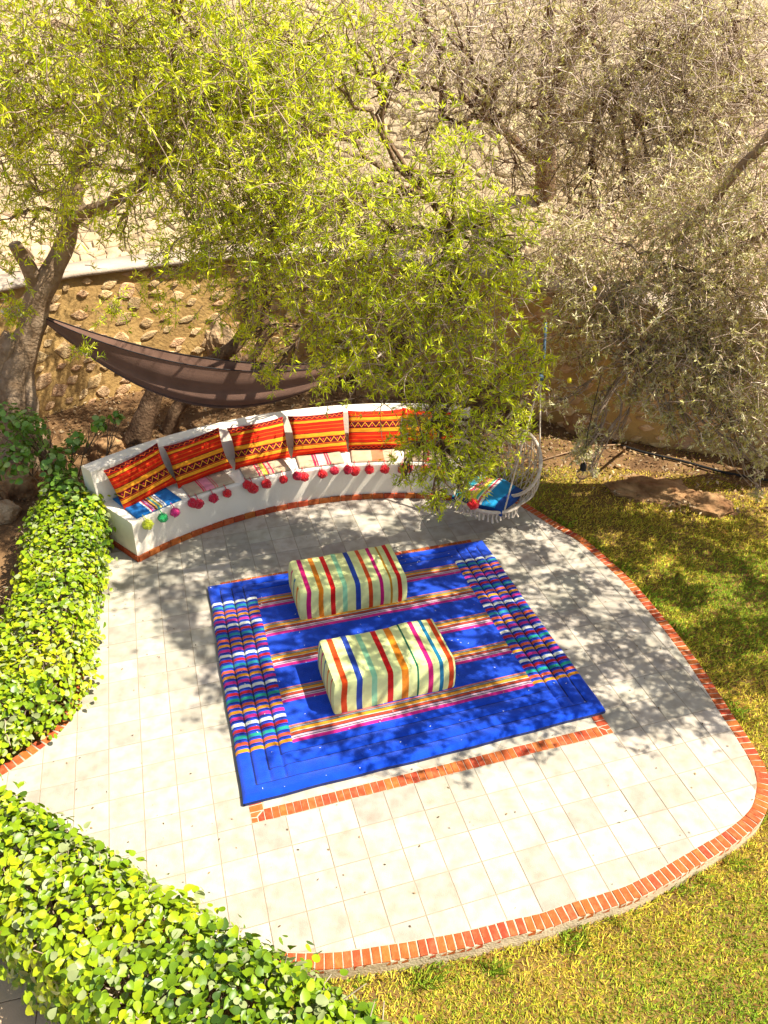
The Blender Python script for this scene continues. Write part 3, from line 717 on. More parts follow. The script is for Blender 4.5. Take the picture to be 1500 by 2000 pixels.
def pad(a,label,colfn,poms,w=.54,dep=.52,rot=0):
    ar=math.radians(a); c=bp(ar,BR0+dep/2+.015,SH+.004); t=thing('seat_pad',label,'seat pad',tuple(c),'seat pads along the bench')
    nu,nv=61,14; x=np.linspace(-w/2,w/2,nu); y=np.linspace(-dep/2,dep/2,nv); U,V=np.meshgrid(x,y)
    e=np.minimum(w/2-np.abs(U),dep/2-np.abs(V)); z=.012+.016*np.clip(e/.02,0,1)**.5
    q=np.stack([U.ravel(),V.ravel(),U.ravel()*0],1); z+= (vnoise(q,4,int(a))*.003).reshape(z.shape)*np.clip(e/.03,0,1)
    P=np.stack([U,V,z],-1).reshape(-1,3); B=P.copy(); B[:,2]=.0; B[:,:2]*=.995
    th=ar-math.pi/2+math.radians(rot); R=np.array(Matrix.Rotation(th,3,'Z')); n=len(P)
    i=(np.arange(nv-1)[:,None]*nu+np.arange(nu-1)[None]).ravel(); F=np.stack([i,i+1,i+nu+1,i+nu],1)
    ri=np.concatenate([np.arange(nu),np.arange(1,nv)*nu+nu-1,(nv-1)*nu+np.arange(nu-2,-1,-1),np.arange(nv-2,0,-1)*nu]); rj=np.roll(ri,-1)
    F=np.concatenate([F,np.stack([ri+n,rj+n,rj,ri],1)])
    W_=np.concatenate([P,B])@R.T+c
    o=part('pad_cover',W_,F,M['pouf'],t,smooth=True)
    uc=np.tile((x[:-1]+x[1:])/2/w+.5,nv-1); C=np.array([colfn(u) for u in uc]); C=np.concatenate([C,np.tile(C[0]*.8,(len(ri),1))])
    attr(o.data,'Col',np.concatenate([C,np.ones((len(C),1))],1),'FLOAT_COLOR')
    for k,(pa,col,dz,sc) in enumerate(poms):
        p=bp(math.radians(pa),BR0-.052,.435+dz); po=link(POM[col][k%2],'pompom',t,Vector(p)-t.location); po.scale=(sc,sc,sc); po.rotation_euler=(random.uniform(-.3,.3),random.uniform(-.3,.3),random.uniform(0,6))
        top=bp(math.radians(pa),BR0-.010,SH+.012); v,f=tube([p+np.array([0,0,sc*.8]),(p+top)/2+np.array([0,0,.02]),top,bp(math.radians(pa),BR0+.05,SH+.02)],.005,5)
        part('string',v,f,M['pom_'+col],t)
def stripes(base,lst):
    def fn(u):
        for a,b,c in lst:
            if a<=u<b: return np.array(c)
        return np.array(base)
    return fn
tan=(.46,.33,.20); cr_=(.60,.02,.07); pk=(.66,.22,.26); wh=(.74,.70,.60)
blue=(.012,.13,.36)
pad(134.4,'bright blue seat pad with thin rainbow stripes at the left bench end',stripes(blue,[(.30,.33,wh),(.33,.37,cr_),(.37,.39,blue),(.39,.42,pk),(.42,.45,(.1,.02,.02)),(.45,.48,(.7,.4,.05)),(.48,.50,blue),(.50,.53,(.1,.3,.15)),(.53,.56,(.75,.5,.1)),(.56,.58,(.05,.05,.05)),(.58,.61,wh),(.61,.63,blue),(.63,.66,wh)]),
    [(137.4,'lime',0,.060),(134.6,'green',.0,.052),(132.3,'pink',.0,.052)])
pad(124.8,'tan jute seat pad with pink centre stripes, next to the blue pad',stripes(tan,[(.30,.33,cr_),(.35,.37,cr_),(.37,.55,pk),(.42,.43,cr_),(.47,.48,cr_),(.56,.58,cr_),(.61,.64,cr_)]),
    [(129.0,'crimson',.03,.055),(127.9,'crimson',-.005,.055),(125.2,'crimson',.0,.055),(122.7,'red',.01,.050)])
pad(114.7,'tan jute seat pad with red and yellow stripes under the third cushion',stripes(tan,[(.30,.34,cr_),(.36,.39,cr_),(.40,.43,(.7,.5,.06)),(.43,.46,(.45,.5,.1)),(.46,.50,(.75,.55,.05)),(.50,.53,cr_),(.55,.57,pk),(.60,.63,cr_)]),
    [(118.9,'red',.045,.055),(118.0,'red',-.02,.062),(115.5,'red',.0,.058),(112.3,'red',.01,.050)])
pad(105.0,'tan jute seat pad with pale pink and red stripes under the fourth cushion',stripes(tan,[(.34,.38,cr_),(.40,.43,cr_),(.43,.60,(.70,.40,.36)),(.50,.51,cr_),(.62,.65,cr_),(.67,.70,cr_)]),
    [(109.8,'crimson',.025,.055),(108.6,'red',.0,.058),(105.2,'red',.0,.055),(103.0,'crimson',.025,.055)])
pad(95.6,'tan seat pad with one broad coral stripe, partly behind leaves',stripes(tan,[(.45,.72,(.70,.16,.07))]),
    [(100.5,'crimson',.02,.058),(99.2,'red',.0,.058),(96.6,'red',.0,.055),(93.8,'red',.0,.055)])
pad(86.2,'tan seat pad with red pompoms mostly hidden by the hanging branch',stripes(tan,[(.40,.45,cr_),(.5,.55,cr_)]),
    [(90.6,'red',.0,.055),(89.6,'red',.01,.055),(86.5,'red',.0,.055),(83.5,'red',.0,.055)])

# ---------------------------------------------------------------- hammock
A=np.array(RY(66,612,8.62)); Bq=np.array(RY(735,700,9.3))
ham=thing('hammock','dark brown cloth hammock slung from the left tree behind the bench','hammock',tuple((A+Bq)/2-np.array([0,0,.9])))
ns_,nt_=60,26; s=np.linspace(0,1,ns_); t=np.linspace(-1,1,nt_); S_,T_=np.meshgrid(s,t,indexing='ij')
d=(Bq-A)[:2]; d/=np.linalg.norm(d); lat=np.array([d[1],-d[0]])          # towards the camera
env=np.sin(math.pi*np.clip(S_,0,1))**.75; sk=np.sin(math.pi*S_**.86)**1.05
rim=A+(Bq-A)*S_[...,None]; 
sagr=.36*4*S_*(1-S_)*(1-.12*(S_-.5)); dep=.60*sk
prof=1-np.abs(T_)**2.4
z=rim[...,2]-sagr-dep*prof*1.0+np.where(T_>0,-.02*env*T_**2,.02*env)
off=lat[None,None]*(-.02+.10*env*T_+.03*env*np.sin(T_*9+S_*4)*.35)[...,None]
fold=(.018*np.sin(T_*14+S_*2.6+.6*np.sin(S_*7))+.011*np.sin(T_*27-S_*4))*env**.7
P=np.concatenate([rim[...,:2]+off+lat*fold[...,None],z[...,None]],-1)
i=(np.arange(ns_-1)[:,None]*nt_+np.arange(nt_-1)[None]).ravel()
sling=part('sling',P.reshape(-1,3),np.stack([i,i+1,i+nt_+1,i+nt_],1),M['hammock'],ham,smooth=True)
for e in (0,nt_-1):
    v,f=tube(P[:,e]+np.array([0,0,.003]),.0065,6); part('hem',v,f,M['hamrim'],sling,smooth=True)
v,f=tube([A+np.array([.03,0,0]),A+np.array([-.10,.02,.01]),A+np.array([-.2,.05,.02])],.014,6); part('rope',v,f,M['cord'],ham)
th=np.linspace(0,6.28,20); v,f=tube([A+np.array([-.22+.155*math.cos(a),.06+.155*math.sin(a),.01+.015*math.sin(a*2)]) for a in th],.016,6,False); part('rope_loop',v,f,M['cord'],ham,smooth=True)
v,f=tube([Bq,Bq+np.array([.15,.08,.12]),Bq+np.array([.4,.2,.35])],.014,6); part('rope',v,f,M['cord'],ham)

# ---------------------------------------------------------------- hanging chair
cc=np.array(G(952,968,.46)); ch=thing('hanging_chair','cream macrame hanging chair with a net back at the patio edge','chair',(cc[0],cc[1],0))
fd=np.array([-.80,-.60,0]); rd=np.array([-fd[1],fd[0],0]); upv=np.array([0,0,1.])   # facing, its left
def cl(x,y,z): return cc+fd*x+rd*y+upv*z
def ringpt(a,k=0):   # seat ring, tipped back a little
    return cl(.37*math.cos(a),.37*math.sin(a),.035*math.cos(a))
def hoop(a):         # back hoop rising from the rear half of the seat
    w=.42*math.sin(a); h=.39-.39*math.cos(a)
    return cl(-.13-.34*h/.78*1.0+.10*math.sin(a)**2*0,w,.0+h*.86)
n=40; pts=[ringpt(a) for a in np.linspace(0,2*math.pi,n)]
v,f=tube(pts,.019,8,False); sring=part('seat_ring',v,f,M['cord'],ch,smooth=True)
pts=[hoop(a) for a in np.linspace(0,2*math.pi,n)]
v,f=tube(pts,.019,8,False); bhoop=part('back_hoop',v,f,M['cord'],ch,smooth=True)
net=MB()
def bulge(p,q,b,k=7):
    out=[]
    for t_ in np.linspace(0,1,k): out.append(p*(1-t_)+q*t_-fd*b*math.sin(math.pi*t_)-upv*b*.5*math.sin(math.pi*t_))
    return out
for k in range(13):                                     # long cords from the hoop to the seat's rear
    a=math.pi*(.40+1.2*k/12); p=hoop(a); q=ringpt(math.pi*(.62+.76*k/12)); net.add(*tube(bulge(p,q,.10),.0065,5))
    a2=math.pi*(.40+1.2*((k+3)%13)/12)
for k in range(11):                                     # crossing cords make the mesh
    for sgn in (1,-1):
        a=math.pi*(.42+1.16*k/10); q=ringpt(math.pi*(.66+.68*min(max(k+sgn*3,0),10)/10)); net.add(*tube(bulge(hoop(a),q,.12),.0055,5))
for h in (.2,.38,.56,.74):
    row=[]
    for k in range(13):
        p=hoop(math.pi*(.40+1.2*k/12)); q=ringpt(math.pi*(.62+.76*k/12)); row.append(bulge(p,q,.11,11)[int(round(h*10))])
    net.add(*tube(row,.0055,5))
net.build('back_net',M['cord'],bhoop,smooth=True)
net=MB()
for k in range(10):
    a=-.9+1.8*k/9; y=.36*math.sin(a*1.3); x=math.sqrt(max(.37**2-y*y,.0))
    net.add(*tube([cl(x*t_,y,-.09*(1-t_*t_)) for t_ in np.linspace(-1,1,9)],.006,5)); net.add(*tube([cl(y,x*t_,-.09*(1-t_*t_)+.02*y) for t_ in np.linspace(-1,1,9)],.006,5))
net.build('seat_net',M['cord'],sring,smooth=True)
for k in range(30):
    a=-1.9+3.8*k/29; p=ringpt(a); l=random.uniform(.07,.12)
    v,f=tube([p-upv*.02,p-upv*(.02+l*.5)+np.array([random.gauss(0,.006),random.gauss(0,.006),0]),p-upv*(.02+l)+np.array([random.gauss(0,.012),random.gauss(0,.012),0])],[.008,.010,.013],5); part('tassel',v,f,M['cord'],sring)
HANG=np.array(RY(1056,738,7.45))
for a in (.55*math.pi,1.45*math.pi):
    v,f=tube([hoop(a),(hoop(a)+HANG)/2,HANG],.009,6); part('rope',v,f,M['cord'],ch)
for a in (.42*math.pi,-.42*math.pi):
    v,f=tube([ringpt(a),(ringpt(a)*.4+HANG*.6),HANG],.009,6); part('rope',v,f,M['cord'],ch)
TOPH=np.array(RY(1066,630,7.6))
v,f=tube([HANG,HANG*.7+TOPH*.3+np.array([.015,0,0]),TOPH],[.022,.016,.014],8); part('strap',v,f,M['strap'],ch,smooth=True)
v,f=ico(2); part('knot',v*np.array([.035,.03,.045])+HANG,f,M['strap'],ch,smooth=True)
# folded striped cushion lying in the chair
bl_=thing('chair_cushion','turquoise striped folded cushion with a red pompom lying in the hanging chair','cushion',tuple(cc+np.array([0,0,-.02])))
nu,nv=50,24; x=np.linspace(-.30,.30,nu); y=np.linspace(-.27,.27,nv); U,V=np.meshgrid(x,y)
z=.05+.05*((1-(U/.31)**4)*(1-(V/.28)**4)).clip(0)**.5+.03*np.exp(-((U-.05)/.10)**2)*np.sin(V*7)-.03*(U/.3)**2
P=np.stack([U+.02*np.sin(V*9),V,z],-1).reshape(-1,3); B=P.copy(); B[:,2]-=.06+.05*0
nn=len(P); i=(np.arange(nv-1)[:,None]*nu+np.arange(nu-1)[None]).ravel(); F=np.stack([i,i+1,i+nu+1,i+nu],1)
ri=np.concatenate([np.arange(nu),np.arange(1,nv)*nu+nu-1,(nv-1)*nu+np.arange(nu-2,-1,-1),np.arange(nv-2,0,-1)*nu]); rj=np.roll(ri,-1)
F=np.concatenate([F,np.stack([ri+nn,rj+nn,rj,ri],1)])
e1=np.array([.86,-.50,0]); e2=np.array([.50,.86,0]); Q=np.concatenate([P,B]); Q=cc+np.outer(Q[:,0],e1)+np.outer(Q[:,1],e2)+np.outer(Q[:,2],upv)
bo=part('folded_cloth',Q,F,M['pouf'],bl_,smooth=True)
tq=(.012,.22,.42); dk=(.012,.05,.20)
fn=stripes(tq,[(0,.22,(.02,.28,.33)),(.22,.26,wh),(.26,.31,(.66,.03,.04)),(.31,.33,dk),(.33,.38,(.72,.25,.2)),(.38,.44,(.7,.55,.05)),(.44,.48,(.1,.4,.2)),(.48,.51,wh),(.51,.55,(.6,.05,.08)),(.55,.59,wh),(.59,.85,tq),(.85,1.01,dk)])
uc=np.tile((x[:-1]+x[1:])/2/.6+.5,nv-1); C=np.array([fn(u) for u in uc]); C=np.concatenate([C,np.tile(np.array(dk),(len(ri),1))]); attr(bo.data,'Col',np.concatenate([C,np.ones((len(C),1))],1),'FLOAT_COLOR')
pp=np.array(RY(925,985,cc[1]-.36)); po=link(POM['red'][0],'pompom',bl_,Vector(pp)-bl_.location); po.scale=(.062,)*3

# ---------------------------------------------------------------- string light, hoses
bpnt=np.array(RY(1137,925,7.2)); bu=thing('string_light','clear glass light bulb in a black socket hanging from a grey twig','light bulb',tuple(bpnt-np.array([0,0,.09])))
v,f=ico(3); q=v*np.array([.062,.062,.072]); q[:,:2]*=np.where(q[:,2:3]>.03,.8,1.); gbulb=part('glass_bulb',q+bpnt,f,M['glass'],bu,smooth=True)
v,f=tube([bpnt+np.array([0,0,.045]),bpnt+np.array([0,0,.07]),bpnt+np.array([0,0,.12]),bpnt+np.array([0,0,.135])],[.032,.035,.033,.012],10); part('socket',v,f,M['black'],bu)
v,f=tube([bpnt+np.array([0,0,-.02]),bpnt+np.array([.012,0,.015]),bpnt+np.array([-.008,0,.03]),bpnt+np.array([0,0,.05])],.004,5); part('filament',v,f,M['cord'],gbulb)
v,f=tube([bpnt+np.array([0,0,.13]),bpnt+np.array([-.01,.02,.5]),bpnt+np.array([.05,.1,1.1])],.005,5); part('wire',v,f,M['black'],bu)
hp=[G(1195,868),G(1250,885),G(1330,903),G(1420,925),G(1510,940),G(1600,950)]
v,f=tube([p+Vector((0,0,.05+lawn_z(p.x,p.y))) for p in [Vector(q) for q in catmull(hp,6)]],.018,8); tag(part('irrigation_hose',v,f,M['hose'],smooth=True),'black irrigation hose lying along the foot of the wall','hose')
v,f=tube([G(1042,903,.02),G(1100,886,.03),G(1150,872,.04),G(1212,868,.05)],.009,6); tag(part('tan_rope',v,f,M['line'],smooth=True),'thin tan rope lying on the ground behind the hanging chair','rope')
v,f=tube([G(1219,882,-.02),G(1219,878,.12),G(1220,874,.42)],[.022,.02,.018],7); tag(part('wooden_stake',v,f,M['line']),'short wooden stake standing in the soil by the black hose','stake')

# ---------------------------------------------------------------- rocks
def rock(name,c,s,m,seed,label,rz=0,sub=4,rough=.22):
    v,f=ico(sub); q=v*(1+rough*vnoise(v,.55,seed,4)[:,None]+rough*.35*vnoise(v,2.0,seed+1,3)[:,None]); q=q*(1-.16*np.abs(vnoise(v,1.1,seed+2,4))[:,None]+.09*vnoise(v,3.2,seed+3,4)[:,None]); q=np.sign(q)*np.abs(q)**.9
    R=np.array(Matrix.Rotation(rz,3,'Z')); q=(q*np.array(s))@R.T
    me=mesh(name,q,f,m,False); o=link(me,name,None,tuple(c)); tag(o,label,'rock'); return o
def gp(px,py,z=0): return np.array(G(px,py,z))
rock('rock_outcrop',gp(1285,955)+np.array([0,0,-.10]),(.62,.34,.26),M['rock'],3,'broad low rock outcrop breaking through the dry lawn',-.25,5,.30)
rock('rock_outcrop',gp(1385,985)+np.array([0,0,-.10]),(.30,.22,.20),M['rock'],4,'smaller earthy rock at the right foot of the outcrop',-.3,4,.3)
rock('boulder',gp(440,735)+np.array([0,-.1,.42]),(.30,.26,.62),M['litrock'],5,'tall pale pointed boulder leaning behind the hammock',.3,4,.25)
rock('boulder',gp(525,782)+np.array([0,0,.10]),(.21,.18,.17),M['litrock'],6,'round pale boulder on the soil just behind the bench back',.8)
rock('boulder',gp(600,770)+np.array([0,0,.05]),(.30,.2,.16),M['rock'],7,'dark flat boulder behind the bench under the hammock end',.2)
rock('boulder',gp(740,775)+np.array([0,0,.05]),(.34,.22,.30),M['litrock'],8,'pale boulder behind the middle of the bench under the leaves',.2)
rock('boulder',gp(225,900)+np.array([-.1,.1,.10]),(.24,.18,.22),M['rock'],9,'brown boulder between the left bench end and the tree roots',.5)
rock('boulder',gp(45,960)+np.array([0,0,.12]),(.26,.2,.24),M['rock'],10,'brown boulder at the foot of the left tree behind the shrub',.4)
rock('boulder',gp(20,1010)+np.array([-.1,0,.05]),(.2,.16,.14),M['litrock'],12,'small pale boulder left of the hedge under the tree',.4)
rock('boulder',gp(640,720)+np.array([0,.3,.3]),(.5,.3,.45),M['rock'],13,'big ochre boulder against the wall above the hammock end',.1)
rock('boulder',gp(1150,845)+np.array([0,.1,.1]),(.4,.25,.25),M['rock'],14,'ochre boulder at the wall foot behind the hanging chair',-.2)
rock('boulder',gp(1330,880)+np.array([.1,.3,.1]),(.55,.25,.22),M['rock'],15,'long ochre boulder at the wall foot beyond the black hose',-.3)

# ---------------------------------------------------------------- trees
COT=1/math.tan(SUN_EL)
def shade(x,y,z):            # a place in the crown whose shadow falls at (x, y)
    return np.array([x+SUN_AZ.x*COT*z, y+SUN_AZ.y*COT*z, z])
def unit(v): return v/(np.linalg.norm(v,axis=-1,keepdims=True)+1e-9)
def grow(blobs,n,L=(.25,.5),K=5,droop=.25,r=rng,out=.6):
    c=np.array([b[0] for b in blobs]); R=np.array([b[1] if np.ndim(b[1]) else (b[1],)*3 for b in blobs]); w=np.array([(b[2] if len(b)>2 else 1)*np.prod(R[k])**(2/3) for k,b in enumerate(blobs)])
    k=r.choice(len(blobs),n,p=w/w.sum()); u=unit(r.normal(size=(n,3))); rad=np.minimum(np.abs(r.normal(0,.50,(n,1)))+r.uniform(.1,.8,(n,1)),1.7)
    p0=c[k]+u*R[k]*rad; 
    d=unit(u*out+unit(r.normal(size=(n,3)))*.8+np.array([0,0,-droop])); ln=r.uniform(*L,(n,1))*np.clip(R[k].mean(1,keepdims=True)/.45,.45,1.1)
    P=[p0-d*ln*.5]; 
    for j in range(K-1):
        P.append(P[-1]+d*ln/(K-1)); d=unit(d+unit(r.normal(size=(n,3)))*.34+np.array([0,0,-droop*.25]))
    return np.stack(P,1)
def leaf_quads(paths,per,size,wid,r=rng,clump=5,spread=1.0):
    n,K,_=paths.shape; nodes=max(1,per//clump)
    t=r.uniform(.15,1,(n,nodes))*(K-1); t=np.repeat(t,clump,axis=1); i=np.minimum(t.astype(int),K-2); f=(t-i)[...,None]
    idx=np.arange(n)[:,None]; a=paths[idx,i]; b=paths[idx,i+1]; pos=(a*(1-f)+b*f).reshape(-1,3); tan_=unit(b-a).reshape(-1,3)
    d=unit(tan_*.75+unit(r.normal(size=tan_.shape))*spread+np.array([0,0,.12])); l=size[0]*.6+(size[1]*1.08-size[0]*.6)*r.beta(1.7,1.9,(len(pos),1)); w=l*r.uniform(wid*.8,wid*1.2,(len(pos),1))
    s=unit(np.cross(d,unit(r.normal(size=d.shape)))); nrm=np.cross(d,s)
    V=np.stack([pos,pos+d*l*.5+s*w*.5+nrm*l*.05,pos+d*l,pos+d*l*.5-s*w*.5+nrm*l*.05],1).reshape(-1,3)
    return V,np.arange(len(V)).reshape(-1,4)
def limb(p0,p1,r0_,r1_,n=9,wig=.10,seed=0,sag=0):
    r=np.random.default_rng(seed); p0,p1=np.array(p0,float),np.array(p1,float); Ld=np.linalg.norm(p1-p0); t=np.linspace(0,1,n)[:,None]
    q=p0*(1-t)+p1*t; j=r.normal(size=(n,3))*wig*Ld/4; j[0]=j[-1]=0; j[1:-1]=(j[:-2]+j[1:-1]+j[2:])/2; q=q+j; q[:,2]+=sag*np.sin(math.pi*t[:,0])*Ld
    return q, r0_+(r1_-r0_)*np.linspace(0,1,n)**.8
def gnarl(v,amp,seed): return v+np.stack([vnoise(v,1.7,seed+k) for k in range(3)],1)*amp+np.stack([vnoise(v,5,seed+9+k) for k in range(3)],1)*amp*.3
def thick(path,rad,sides=12,seed=0,amp=.02,n=7):
    p=catmull([np.array(q) for q in path],n); r=np.interp(np.linspace(0,1,len(p)),np.linspace(0,1,len(rad)),rad); v,f=tube(p,r,sides); return gnarl(v,amp,seed),f
def branches(mb,start,blobs,r0_=.045,sub=5,seed=0,sides=6):
    """limbs from points of the trunk to each clump, and boughs inside it"""
    r=np.random.default_rng(seed); st=np.array(start)
    for k,b in enumerate(blobs):
        c=np.array(b[0]); R=np.mean(b[1]); s=st[np.argmin(np.linalg.norm(st-c,axis=1)+r.uniform(0,.6,len(st)))]
        q,rr=limb(s,c,r0_*min(1.2,.5+R*.6),.010,12,.16,seed+k,.06); mb.add(*tube(q,rr,sides))
        for j in range(sub):
            e=c+unit(r.normal(size=3))*R*r.uniform(.6,1.05); q2,r2=limb(q[r.integers(6,11)],e,.012,.004,7,.22,seed*7+k*31+j); mb.add(*tube(q2,r2,4))
def crown(t,blobs,ntw,per,size,wid,leafm,twigm,seed,L=(.25,.5),droop=.25,tr=.0042,clump=5,bare=0,out=.6):
    r=np.random.default_rng(seed); P=grow(blobs,ntw,L,5,droop,r,out); rad=np.array([1,.85,.7,.5,.25])*tr
    v,f=tubes(P,np.broadcast_to(rad,(ntw,5))*r.uniform(.6,1.5,(ntw,1)),3)
    if bare:
        P2=grow(blobs,bare,(L[0]*.5,L[1]*.8),5,0.0,r,out); v2,f2=tubes(P2,np.broadcast_to(rad*.8,(bare,5)),3); f=np.concatenate([f,f2+len(v)]); v=np.concatenate([v,v2])
    part('twigs',v,f,twigm,t,kind='stuff')
    v,f=leaf_quads(P,per,size,wid,r,clump); o=part('crown',v,f,leafm,t,kind='stuff'); attr(o.data,'tint',np.repeat(r.random(len(f)//clump+1),clump)[:len(f)]*.75+r.random(len(f))*.22)
    return P
def B(px,py,y,r_,w=1): return (np.array(RY(px,py,y)),r_,w)

# left tree
t1=thing('argan_tree','gnarled argan tree on the left edge that holds the hammock','tree',tuple(np.array(G(35,925))))
path=[G(20,935,-.05),RY(28,840,8.55),RY(30,740,8.6),RY(62,640,8.66),RY(85,565,8.7),RY(118,490,8.75),RY(150,400,8.75),RY(158,320,8.7),RY(190,210,8.6),RY(200,80,8.5),RY(220,-60,8.3)]
tm=MB(); tm.add(*thick(path,[.27,.24,.22,.15,.13,.115,.10,.09,.075,.06,.045],14,1,.035))
tm.add(*thick([RY(80,575,8.7),RY(60,530,8.6),RY(42,500,8.55),RY(30,478,8.5)],[.10,.085,.075,.07],10,2,.015))
tm.add(*thick([RY(128,440,8.75),RY(165,418,8.6),RY(215,398,8.4),RY(300,330,8.0)],[.075,.07,.06,.03],9,3,.012))
tm.add(*thick([G(60,925,-.05),RY(58,850,8.45),RY(60,790,8.5),RY(45,700,8.6)],[.15,.10,.085,.08],10,4,.03))
tm.add(*thick([G(110,915,-.05),RY(85,870,8.5),RY(50,800,8.55)],[.09,.10,.10],9,5,.03))
tm.add(*thick([G(-40,940,-.05),RY(-20,840,8.45),RY(-10,740,8.5),RY(20,660,8.6)],[.22,.19,.15,.12],10,6,.04))
st=[RY(150,400,8.75),RY(158,320,8.7),RY(190,210,8.6),RY(200,80,8.5),RY(300,330,8.0)]
b1=[B(30,290,8.0,.5,.9),B(190,250,7.6,.45,.8),B(230,440,7.8,.28,.8),B(20,430,8.0,.3,.7),B(20,150,7.8,.6),B(150,330,7.8,.4,.7),B(380,430,7.3,.4,.9),B(480,150,7.0,.6),B(60,60,7.6,.75),B(230,60,7.2,.8),B(400,60,7.0,.75),B(90,215,7.6,.55),B(260,190,7.1,.65),B(400,210,6.9,.7),B(330,330,7.0,.5,1.2),B(470,330,7.0,.5,1.2),B(60,360,8.0,.45,1.0),B(110,430,8.2,.4,.8),B(20,250,7.9,.4,.8),B(250,400,7.4,.25,.8),
    (np.array([-2.2,6.6,5.8]),1.1,.5),(np.array([-3.4,7.2,5.9]),1.0,.4),(np.array([-1.4,6.0,6.0]),.9,.5)]
branches(tm,st,b1,.05,6,100); tm.build('trunk',M['bark'],t1,smooth=True)
hang=[B(165,690,8.1,.12,3),B(20,610,7.9,.16,2.2),B(20,530,7.9,.16,2),B(230,610,8.3,.20,1.4),B(330,600,8.1,.16,1.5)]
crown(t1,b1+hang,3000,18,(.052,.092),.17,M['leafg'],M['twig'],201,L=(.25,.48))

# middle tree, leaning trunks behind the bench
t2=thing('argan_tree','bright green argan tree behind the bench whose bough hangs over the patio','tree',tuple(np.array(G(268,862))))
tm=MB()
tm.add(*thick([G(262,868,-.05),RY(290,800,9.35),RY(330,725,9.5),RY(420,705,9.7),RY(485,635,9.9),RY(498,565,10),RY(525,480,9.8),RY(560,380,9.4),RY(600,250,9)],[.17,.12,.10,.09,.085,.085,.08,.07,.05],12,11,.03))
tm.add(*thick([G(330,850,-.05),RY(350,790,9.6),RY(410,745,9.8),RY(500,690,10.1),RY(520,600,10.2),RY(505,540,10.0)],[.13,.09,.075,.07,.07,.07],10,12,.03))
tm.add(*thick([RY(500,520,9.95),RY(600,430,9.2),RY(720,390,8.3),RY(830,378,7.4),RY(880,450,6.9),RY(900,600,6.7)],[.09,.075,.06,.045,.03,.018],9,13,.015))
tm.add(*thick([RY(480,560,10),RY(580,560,9.2),RY(700,590,8.2),RY(800,680,7.2),RY(850,820,6.6),RY(880,930,6.3)],[.08,.065,.05,.035,.022,.010],8,14,.015))
tm.add(*thick([RY(600,250,9),RY(690,265,9.6),RY(740,225,9.7),RY(765,165,9.7),RY(800,120,9.6)],[.045,.05,.05,.045,.03],8,15,.012))
st=[RY(560,380,9.4),RY(600,250,9),RY(720,390,8.3),RY(830,378,7.4),RY(880,450,6.9),RY(700,590,8.2),RY(800,680,7.2),RY(850,820,6.6),RY(580,560,9.2)]
b2=[B(560,80,7.4,.65),B(680,90,7.6,.55,.8),B(560,230,7.1,.6),B(620,380,7.0,.55,1.1),B(520,440,7.3,.5,1.1),B(400,480,7.6,.36,1.0),B(720,470,6.9,.6,1.2),B(880,330,6.9,.30,1.3),B(940,440,6.8,.36,1.4),B(1000,520,6.8,.26,1.3),B(860,540,6.7,.6,1.2),
    B(640,560,7.1,.5,1),B(760,650,6.7,.55,1.1),B(920,640,6.7,.5,1.2),B(650,670,7.0,.26,.9),B(500,660,7.6,.22,1.2),B(500,560,7.6,.40,.7),B(450,600,7.7,.3,.6),B(960,885,6.5,.18,1.2),B(835,835,6.5,.22,1.1),B(745,735,6.7,.22,.8),B(850,760,6.6,.40,.8),B(970,760,6.6,.32,.9),B(910,840,6.4,.34,1.2),B(820,865,6.4,.26,1.2),B(870,915,6.3,.24,1.7),B(930,915,6.3,.20,1.7),B(850,975,6.2,.12,2.4),B(790,930,6.3,.12,1.8),B(900,960,6.25,.10,2),B(1000,840,6.5,.18,1.4),B(1020,770,6.6,.2,1.2),B(1030,700,6.7,.20,1.4),B(530,730,7.4,.13,1.6),B(630,705,7.3,.20,1.3),B(690,690,7.1,.2,1.2),B(330,520,7.9,.30,.8),B(440,420,7.4,.4,.8),(np.array([-1.5,9.4,4.1]),.6,.7),(np.array([-2.3,9.7,3.9]),.55,.8),(np.array([-.7,9.3,4.2]),.6,.6),(np.array([-3.0,9.6,4.4]),.5,.7)]  # last four clumps added behind to throw shade on the wall
branches(tm,st,b2,.03,6,300); tm.build('trunk',M['bark2'],t2,smooth=True)
crown(t2,b2,4500,18,(.050,.088),.17,M['leafg'],M['twig'],202,L=(.22,.45),bare=1300)

# right-hand tree on the slope
t3=thing('argan_tree','dry twiggy olive grey tree growing on the stony slope at the upper right','tree',tuple(np.array(RY(1055,500,12.6))))
tm=MB()
def lm(pts,rad,seed,am=.015,s=9): tm.add(*thick(pts,rad,s,seed,am))
lm([RY(1050,500,12.6),RY(1062,400,12.3),RY(1072,250,12),RY(1100,130,11.8),RY(1150,10,11.5),RY(1180,-70,11.4)],[.20,.17,.14,.12,.10,.09],21,.03,10)
lm([RY(1062,380,12.2),RY(1060,220,11.8),RY(1070,60,11.4),RY(1080,-60,11)],[.10,.08,.07,.06],22)
lm([RY(865,235,11.5),RY(862,120,11.2),RY(830,40,11),RY(825,-40,11)],[.06,.05,.04,.03],23)
lm([RY(1330,90,11),RY(1360,20,10.8),RY(1390,-50,10.6)],[.10,.095,.09],24)
lm([RY(1062,330,12.2),RY(960,230,11.4),RY(900,180,11),RY(905,80,10.8)],[.07,.05,.04,.03],25)
lm([RY(1072,250,12),RY(1180,190,11),RY(1300,110,10.5),RY(1330,90,11)],[.08,.06,.06,.08],26)
st=[RY(1072,250,12),RY(1100,130,11.8),RY(1060,220,11.8),RY(1330,90,11),RY(1180,190,11),RY(960,230,11.4)]
